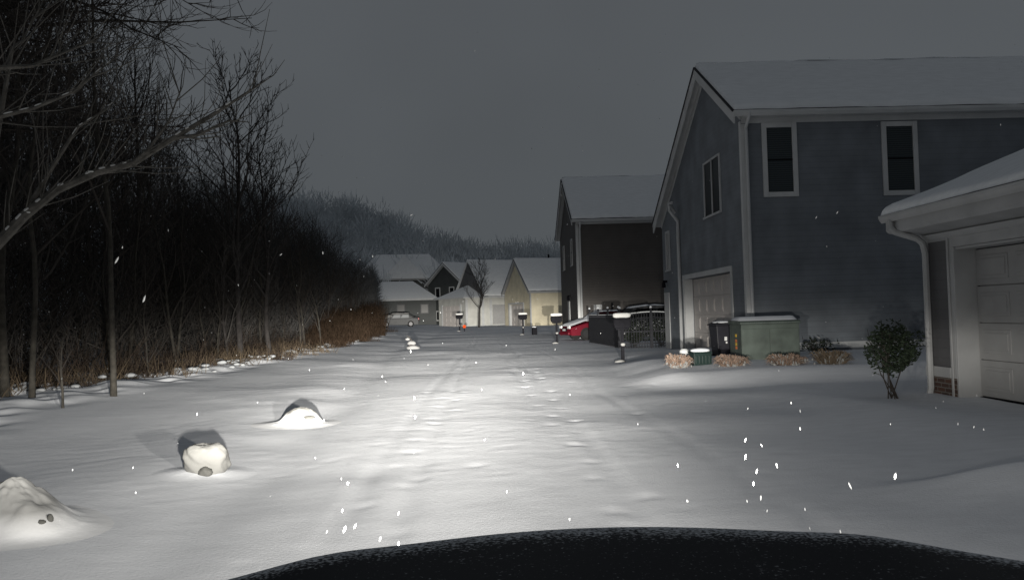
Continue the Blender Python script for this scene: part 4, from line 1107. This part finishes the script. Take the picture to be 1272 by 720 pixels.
def gen_brush(n):
    y = 16 + 50 * ng_.random(n)
    x = -7.5 - 3.2 * ng_.random(n) - 1.3 * vnoise(y * .45, 1, 3) - 1.0 * (1 - sm(18, 24, y))
    z = hgt(x, y) - .02
    hgt_ = (.25 + 1.2 * ng_.random(n) ** 2.4) * (.8 + .5 * vnoise(y * .6, x * .6, 5)).clip(.3, 2) * (.45 + .55 * sm(-7.4, -9, x))
    d = ng_.normal(size=(n, 3)) * np.array([.62, .62, .2]) + np.array([0, 0, 1]); d /= np.linalg.norm(d, axis=1, keepdims=True)
    A = np.stack([x, y, z], 1); return A, A + d * hgt_[:, None], .004 + .005 * ng_.random(n)
o = sticks('brush', 11000, gen_brush, mat('brush_stems', (.040, .031, .025), 1, .7, 1.5, spec=0)); tag(o, 'dry brown brush along the edge of the wood', 'brush')
def gen_reed(n):
    y = 36 + 22 * ng_.random(n) ** .8
    x = -6.7 - 1.9 * ng_.random(n) ** .8 - .025 * (y - 34) - .2 * vnoise(y * .7, 2, 9)
    z = hgt(x, y) - .02
    h_ = (2.6 * (.62 + .38 * ng_.random(n))) * (.30 + .70 * sm(36, 47, y)) * (.8 + .35 * vnoise(y * .9, x * 1.3, 10))
    d = ng_.normal(size=(n, 3)) * np.array([.17, .17, .05]) + np.array([0, 0, 1]); d /= np.linalg.norm(d, axis=1, keepdims=True)
    A = np.stack([x, y, z], 1); return A, A + d * h_[:, None], .006 + .006 * ng_.random(n)
o = sticks('tall_grass', 6000, gen_reed, REED); tag(o, 'tall rusty dry grass where the wood meets the alley', 'tall grass')
def gen_weed(n):
    c = ng_.integers(0, 60, n); cy = ng_.uniform(13.5, 34, 60); cx = -6.6 - .25 * (34 - cy) * .18 - 2.2 * ng_.random(60)
    cx = np.where(cy < 20, cx - 1.2, cx)
    x = cx[c] + ng_.normal(size=n) * .3; y = cy[c] + ng_.normal(size=n) * .35; z = hgt(x, y) - .02
    h_ = .10 + .5 * ng_.random(n) ** 1.5
    d = ng_.normal(size=(n, 3)) * np.array([.6, .5, .15]) + np.array([0, 0, 1]); d /= np.linalg.norm(d, axis=1, keepdims=True)
    A = np.stack([x, y, z], 1); return A, A + d * h_[:, None], .004 + .004 * ng_.random(n)
o = sticks('dry_weeds', 3200, gen_weed, mat('weed_stems', (.085, .066, .046), 1, .6, 3, spec=0)); tag(o, 'dry weeds sticking out of the snow before the wood', 'weeds')
# snow lodged in the brush
m = MB()
for i in range(110):
    y = rr.uniform(15, 44); x = -7.0 - 1.3 * rr.random() - (1.3 if y < 20 else 0); s_ = rr.uniform(.02, .075)
    lump(m, (x, y, gz(x, y) + rr.uniform(-.02, .12)), s_ * 2.2, s_ * 1.5, s_ * .8, i, .25, 8, 6)
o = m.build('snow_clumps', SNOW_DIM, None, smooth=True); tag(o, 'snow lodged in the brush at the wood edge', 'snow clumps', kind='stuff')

# wooded hill far behind
def gen_hill(n):
    per = 120; k = n // per
    y = 118 + 130 * ng_.random(k); x = -75 + 150 * ng_.random(k)
    x = np.where(y < 135, np.minimum(x, 55), x)
    H = 6.5 + 4.5 * ng_.random(k); zb_ = hgt(x, y)
    idx = np.repeat(np.arange(k), per); n2 = len(idx)
    u = ng_.normal(size=(n2, 3)); u /= np.linalg.norm(u, axis=1, keepdims=True); rr_ = ng_.random(n2) ** .4
    Hh = H[idx]
    A = np.stack([x[idx] + u[:, 0] * rr_ * Hh * .3, y[idx] + u[:, 1] * rr_ * Hh * .3, zb_[idx] + Hh * .55 + u[:, 2] * rr_ * Hh * .48], 1)
    d = u * .9 + np.array([0, 0, .4]); d /= np.linalg.norm(d, axis=1, keepdims=True)
    L = .8 + 1.2 * ng_.random(n2)
    tr_ = np.arange(n2) % per == 0
    A[tr_] = np.stack([x, y, zb_ - .3], 1); d[tr_] = (0, 0, 1); L[tr_] = H * .8
    r = np.where(tr_, .14, .05 + .05 * ng_.random(n2))
    return A, A + d * L[:, None], r
NH = 120 * 900
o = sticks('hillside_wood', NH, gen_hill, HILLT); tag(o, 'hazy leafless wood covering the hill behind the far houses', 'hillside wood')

# ------------------------------------------------------------------ the car the picture is taken from
ec = thing('car', 'black car whose snow speckled bonnet shows along the bottom edge', 'car', (.20, 0, 0))
HOODM = mat('hood_paint', (.006, .007, .010), .55, spec=.16)
nt = HOODM.node_tree; b = nt.nodes['Principled BSDF']
tc = nt.nodes.new('ShaderNodeTexCoord'); n1 = nt.nodes.new('ShaderNodeTexNoise'); n1.inputs['Scale'].default_value = 130; n1.inputs['Detail'].default_value = 3
n2 = nt.nodes.new('ShaderNodeTexNoise'); n2.inputs['Scale'].default_value = 9; n2.inputs['Detail'].default_value = 4
sp_ = nt.nodes.new('ShaderNodeSeparateXYZ'); nt.links.new(tc.outputs['Object'], sp_.inputs[0])
nt.links.new(tc.outputs['Object'], n1.inputs['Vector']); nt.links.new(tc.outputs['Object'], n2.inputs['Vector'])
geo = nt.nodes.new('ShaderNodeAttribute'); geo.attribute_name = 'edge'
th = nt.nodes.new('ShaderNodeMath'); th.operation = 'MULTIPLY_ADD'; th.inputs[1].default_value = .36; nt.links.new(geo.outputs['Fac'], th.inputs[0]); nt.links.new(n1.outputs['Fac'], th.inputs[2])
th2 = nt.nodes.new('ShaderNodeMath'); th2.operation = 'MULTIPLY_ADD'; th2.inputs[1].default_value = .16; nt.links.new(n2.outputs['Fac'], th2.inputs[0]); nt.links.new(th.outputs[0], th2.inputs[2])
mr = nt.nodes.new('ShaderNodeMapRange'); mr.inputs[1].default_value = .72; mr.inputs[2].default_value = .92; nt.links.new(th2.outputs[0], mr.inputs[0])
mx = nt.nodes.new('ShaderNodeMix'); mx.data_type = 'RGBA'; mx.inputs[6].default_value = (.008, .009, .012, 1); mx.inputs[7].default_value = (.6, .62, .64, 1)
nt.links.new(mr.outputs[0], mx.inputs[0]); nt.links.new(mx.outputs[2], b.inputs['Base Color'])
ro = nt.nodes.new('ShaderNodeMapRange'); ro.inputs[3].default_value = .55; ro.inputs[4].default_value = .9; nt.links.new(mr.outputs[0], ro.inputs[0]); nt.links.new(ro.outputs[0], b.inputs['Roughness'])
NX, NY = 60, 46; vs = []; edge = []
for j in range(NY + 1):
    for i in range(NX + 1):
        s_ = -1 + 2 * i / NX; t = j / NY
        yf = 1.86 - .34 * abs(s_) ** 2.0           # front edge bows back at the sides
        yy = .42 + (yf - .42) * min(1, t * 1.0)
        zz = 1.022 - .018 * ((yy - .42) / 1.3) - .062 * abs(s_) ** 2.0 + .012 * math.exp(-((abs(s_) - .55) / .12) ** 2) * (1 - .3 * t)
        roll_ = max(0, t - .86) / .14
        zz -= .20 * roll_ ** 2.2
        xx = s_ * (1.0 - .04 * t)
        vs.append((xx, yy, zz)); edge.append(max(0., 1 - abs(t - .875) / .085))
fs = [(j * (NX + 1) + i, j * (NX + 1) + i + 1, (j + 1) * (NX + 1) + i + 1, (j + 1) * (NX + 1) + i) for j in range(NY) for i in range(NX)]
m = MB(); m.add(vs, fs); hood = m.build('hood', HOODM, ec, smooth=True)
at_ = hood.data.attributes.new('edge', 'FLOAT', 'POINT'); at_.data.foreach_set('value', edge)
so = hood.modifiers.new('solid', 'SOLIDIFY'); so.thickness = .02; so.offset = -1
# front and flanks under the bonnet
m = MB()
outl = []
for i in range(25):
    s_ = -1 + 2 * i / 24; outl.append((s_ * .90, 1.80 - .33 * abs(s_) ** 2.0))
poly = outl + [(.93, .3), (.93, -.2), (-.93, -.2), (-.93, .3)]
m.prism(poly, .28, .74, 'z'); m.build('body', DARKCAR, ec, bevel=.03)
m = MB(); m.box(-.8, .8, .2, .40, .9, 1.03); m.build('cowl', BLACK, ec)
m = MB(); m.box(-.45, .45, 1.81, 1.87, .5, .68); m.build('grille', BLACK, ec)
for s_ in (-1, 1):
    m = MB(); m.tube([(s_ * .66, 1.66, .66 + .14), (s_ * .66, 1.80, .66 + .14)], .075, 18); m.build('headlight', LENS, ec)
    m = MB(); m.tube([(s_ * .62, .95, .33), (s_ * .84, .95, .33)], .33, 24); m.build('wheel', TYRE, ec)
    m = MB(); m.tube([(s_ * .45, .36, 1.05), (s_ * .1, .40, 1.05), (s_ * -.2, .42, 1.04)], .008, 5); m.build('wiper', BLACK, ec)

# ------------------------------------------------------------------ falling snow
rr = random.Random(61); m = MB()
def flake(c, l, w, tilt):
    a = Vector((math.sin(tilt), rr.uniform(-.2, .2), math.cos(tilt))).normalized(); b = a.cross(Vector((0, 1, .1))).normalized(); d = a.cross(b)
    vs = [c + a * l]; n = 5
    for q in (.45, -.4):
        for k in range(n):
            th_ = 6.283 * k / n + q; r_ = w * rr.uniform(.75, 1.2)
            vs.append(c + a * l * q + (b * math.cos(th_) + d * math.sin(th_)) * r_)
    vs.append(c - a * l)
    fs = [(0, 1 + k, 1 + (k + 1) % n) for k in range(n)] + [(1 + k, 1 + n + k, 1 + n + (k + 1) % n, 1 + (k + 1) % n) for k in range(n)] + [(11, 6 + (k + 1) % n, 6 + k) for k in range(n)]
    m.add(vs, fs)
spotsf = [(428, 657, 5, .4), (441, 653, 4, .45), (472, 669, 5, .3), (495, 676, 5, .1), (406, 660, 3, .3), (495, 637, 3, .3), (425, 634, 3, .3), (432, 600, 2.5, .3),
          (926, 546, 3, .3), (926, 567, 3, .3), (940, 585, 3, .2), (965, 578, 3, -.2), (928, 622, 3, -.2), (945, 618, 4, 0), (953, 634, 2.5, .2), (1056, 603, 5, -.35), (1112, 591, 5, .2),
          (1006, 656, 3, -.2), (1044, 660, 3, -.1), (1050, 665, 3, 0), (994, 510, 2, 0), (994, 532, 2.5, 0), (929, 507, 2, .2), (1190, 526, 2, 0), (1222, 533, 2.5, -.3), (946, 553, 2, -.4),
          (145, 323, 4.5, .45), (179, 371, 5, .4), (209, 286, 2, 0), (296, 354, 2, -.2), (349, 316, 2, 1), (401, 314, 2, 0), (463, 318, 2, 0), (152, 307, 2, 0), (511, 267, 2, 1),
          (1014, 270, 2.5, .5), (1040, 264, 2, .5), (1027, 306, 1.5, -.2), (590, 63, 1.5, .2), (1243, 155, 1.5, 0), (842, 578, 2.5, 0), (936, 600, 3, 0), (1000, 632, 2, -.3)]
for (a, b_, s_, tl) in spotsf:
    Y = rr.uniform(2.9, 4.4); l = s_ * 1.05 * Y / 1000
    flake(at(a, b_, Y), l * rr.uniform(.7, 1.15), l * rr.uniform(.2, .32), tl + rr.uniform(-.1, .1))
for i in range(420):
    Y = 4.5 + 22 * rr.random() ** .8
    c = at(rr.uniform(0, 1272), rr.uniform(40, 640), Y)
    if c.z < .05: continue
    l = rr.uniform(.4, 1.0) ** 2 * Y / 1000 * .9; flake(c, l, l * rr.uniform(.4, .8), rr.uniform(-.4, .6))
for i in range(40):
    Y = rr.uniform(3.2, 8); c = at(rr.uniform(60, 1230), rr.uniform(420, 650), Y)
    if c.z < .1: continue
    l = rr.uniform(.5, 1.7) * Y / 1000; flake(c, l * 1.2, l * rr.uniform(.22, .5), rr.uniform(-.3, .5))
o = m.build('falling_snow', SNOW_FLAKE, None); tag(o, 'snowflakes falling through the headlight beams', 'falling snow', kind='stuff')

# ------------------------------------------------------------------ light
wd = bpy.data.worlds.new('World'); sc.world = wd; wd.use_nodes = True
nt = wd.node_tree; bg = nt.nodes['Background']
sky = nt.nodes.new('ShaderNodeTexSky'); sky.sky_type = 'NISHITA'; sky.sun_disc = False; sky.sun_elevation = R(6); sky.sun_rotation = R(200); sky.dust_density = 3
hs = nt.nodes.new('ShaderNodeHueSaturation'); hs.inputs['Saturation'].default_value = .1
nt.links.new(sky.outputs[0], hs.inputs['Color'])
# heavy overcast: the clear sky is almost entirely replaced by lamp lit cloud
tc = nt.nodes.new('ShaderNodeTexCoord'); sx = nt.nodes.new('ShaderNodeSeparateXYZ'); nt.links.new(tc.outputs['Generated'], sx.inputs[0])
rp_ = nt.nodes.new('ShaderNodeMapRange'); rp_.inputs[1].default_value = 0; rp_.inputs[2].default_value = .5
nt.links.new(sx.outputs[2], rp_.inputs[0])
nz = nt.nodes.new('ShaderNodeTexNoise'); nz.inputs['Scale'].default_value = 2.2; nz.inputs['Detail'].default_value = 3; nt.links.new(tc.outputs['Generated'], nz.inputs['Vector'])
cm = nt.nodes.new('ShaderNodeMix'); cm.data_type = 'RGBA'; cm.inputs[6].default_value = (.78, .87, .945, 1); cm.inputs[7].default_value = (.77, .84, .925, 1); nt.links.new(rp_.outputs[0], cm.inputs[0])
mm = nt.nodes.new('ShaderNodeMix'); mm.data_type = 'RGBA'; mm.blend_type = 'MULTIPLY'; mm.inputs[0].default_value = 1
nr = nt.nodes.new('ShaderNodeMapRange'); nr.inputs[1].default_value = .3; nr.inputs[2].default_value = .7; nr.inputs[3].default_value = .91; nr.inputs[4].default_value = 1.09; nt.links.new(nz.outputs['Fac'], nr.inputs[0])
nt.links.new(cm.outputs[2], mm.inputs[6]); nt.links.new(nr.outputs[0], mm.inputs[7])
fin = nt.nodes.new('ShaderNodeMix'); fin.data_type = 'RGBA'; fin.inputs[0].default_value = .97
nt.links.new(hs.outputs[0], fin.inputs[6]); nt.links.new(mm.outputs[2], fin.inputs[7])
nt.links.new(fin.outputs[2], bg.inputs['Color'])
bg.inputs['Strength'].default_value = .106

sl_ = bpy.data.lights.new('sun', 'SUN'); sl_.energy = .015; sl_.angle = R(40); sl_.color = (.9, .95, 1)
so_ = link(bpy.data.objects.new('sun', sl_)); so_.rotation_euler = (R(25), 0, R(20)); so_.location = (0, 0, 30)

def headlamp(x, aim_yaw, power):
    l = bpy.data.lights.new('headlight_beam', 'SPOT'); l.energy = power; l.spot_size = R(150); l.spot_blend = .3; l.shadow_soft_size = .045
    l.color = (1.0, .955, .87)
    l.use_nodes = True; nt = l.node_tree; em = nt.nodes['Emission']
    tc = nt.nodes.new('ShaderNodeTexCoord'); s = nt.nodes.new('ShaderNodeSeparateXYZ'); nt.links.new(tc.outputs['Normal'], s.inputs[0])
    def M_(op, a, b=None, c=None):
        n = nt.nodes.new('ShaderNodeMath'); n.operation = op
        for i, v in enumerate((a, b, c)):
            if v is None: continue
            if isinstance(v, (int, float)): n.inputs[i].default_value = v
            else: nt.links.new(v, n.inputs[i])
        return n.outputs[0]
    az = M_('ABSOLUTE', s.outputs[2])
    sg = LIGHT_SIGN
    th = M_('MULTIPLY', M_('ARCTAN2', M_('MULTIPLY', s.outputs[0], sg), az), 57.2958)      # degrees to the right
    hyp = M_('SQRT', M_('ADD', M_('MULTIPLY', s.outputs[0], s.outputs[0]), M_('MULTIPLY', az, az)))
    ph = M_('MULTIPLY', M_('ARCTAN2', M_('MULTIPLY', s.outputs[1], -sg), hyp), 57.2958)       # degrees below the horizon
    phd = M_('MAXIMUM', ph, 0.0); phu = M_('MAXIMUM', M_('MULTIPLY', ph, -1.0), 0.0)
    down = M_('DIVIDE', 1.0, M_('ADD', 1.0, M_('POWER', M_('DIVIDE', phd, 2.9), 3.5)))
    down = M_('ADD', down, M_('DIVIDE', .45, M_('ADD', 1.0, M_('POWER', M_('DIVIDE', phd, 1.3), 4.0))))
    upv = M_('DIVIDE', 1.0, M_('ADD', 1.0, M_('POWER', M_('DIVIDE', phu, 1.4), 2.6)))
    wd_ = M_('ADD', 8.2, M_('MULTIPLY', phd, M_('SUBTRACT', 1.75, M_('MULTIPLY', M_('GREATER_THAN', th, 0.0), 1.0))))
    # a little narrower to the right
    wd2 = M_('MULTIPLY', wd_, M_('SUBTRACT', 1.0, M_('MULTIPLY', M_('GREATER_THAN', th, 0.0), .25)))
    lat = M_('DIVIDE', 1.0, M_('ADD', 1.0, M_('POWER', M_('DIVIDE', M_('ABSOLUTE', th), wd2), 3.0)))
    I = M_('ADD', M_('MULTIPLY', M_('MULTIPLY', down, upv), lat), 0.0007)
    nt.links.new(I, em.inputs['Strength'])
    o = link(bpy.data.objects.new('headlight_beam', l)); o.location = (.17 + x, 1.88, .80); o.rotation_euler = (R(90), 0, R(aim_yaw))
    return o
LIGHT_SIGN = 1.0
headlamp(-.66, 2.8, 165000); headlamp(.66, 1.0, 126000)

sc.view_settings.view_transform = 'Standard'; sc.view_settings.look = 'None'; sc.view_settings.exposure = 0; sc.view_settings.gamma = 1
sc.cycles.max_bounces = 5; sc.cycles.diffuse_bounces = 3; sc.cycles.caustics_reflective = False; sc.cycles.caustics_refractive = False
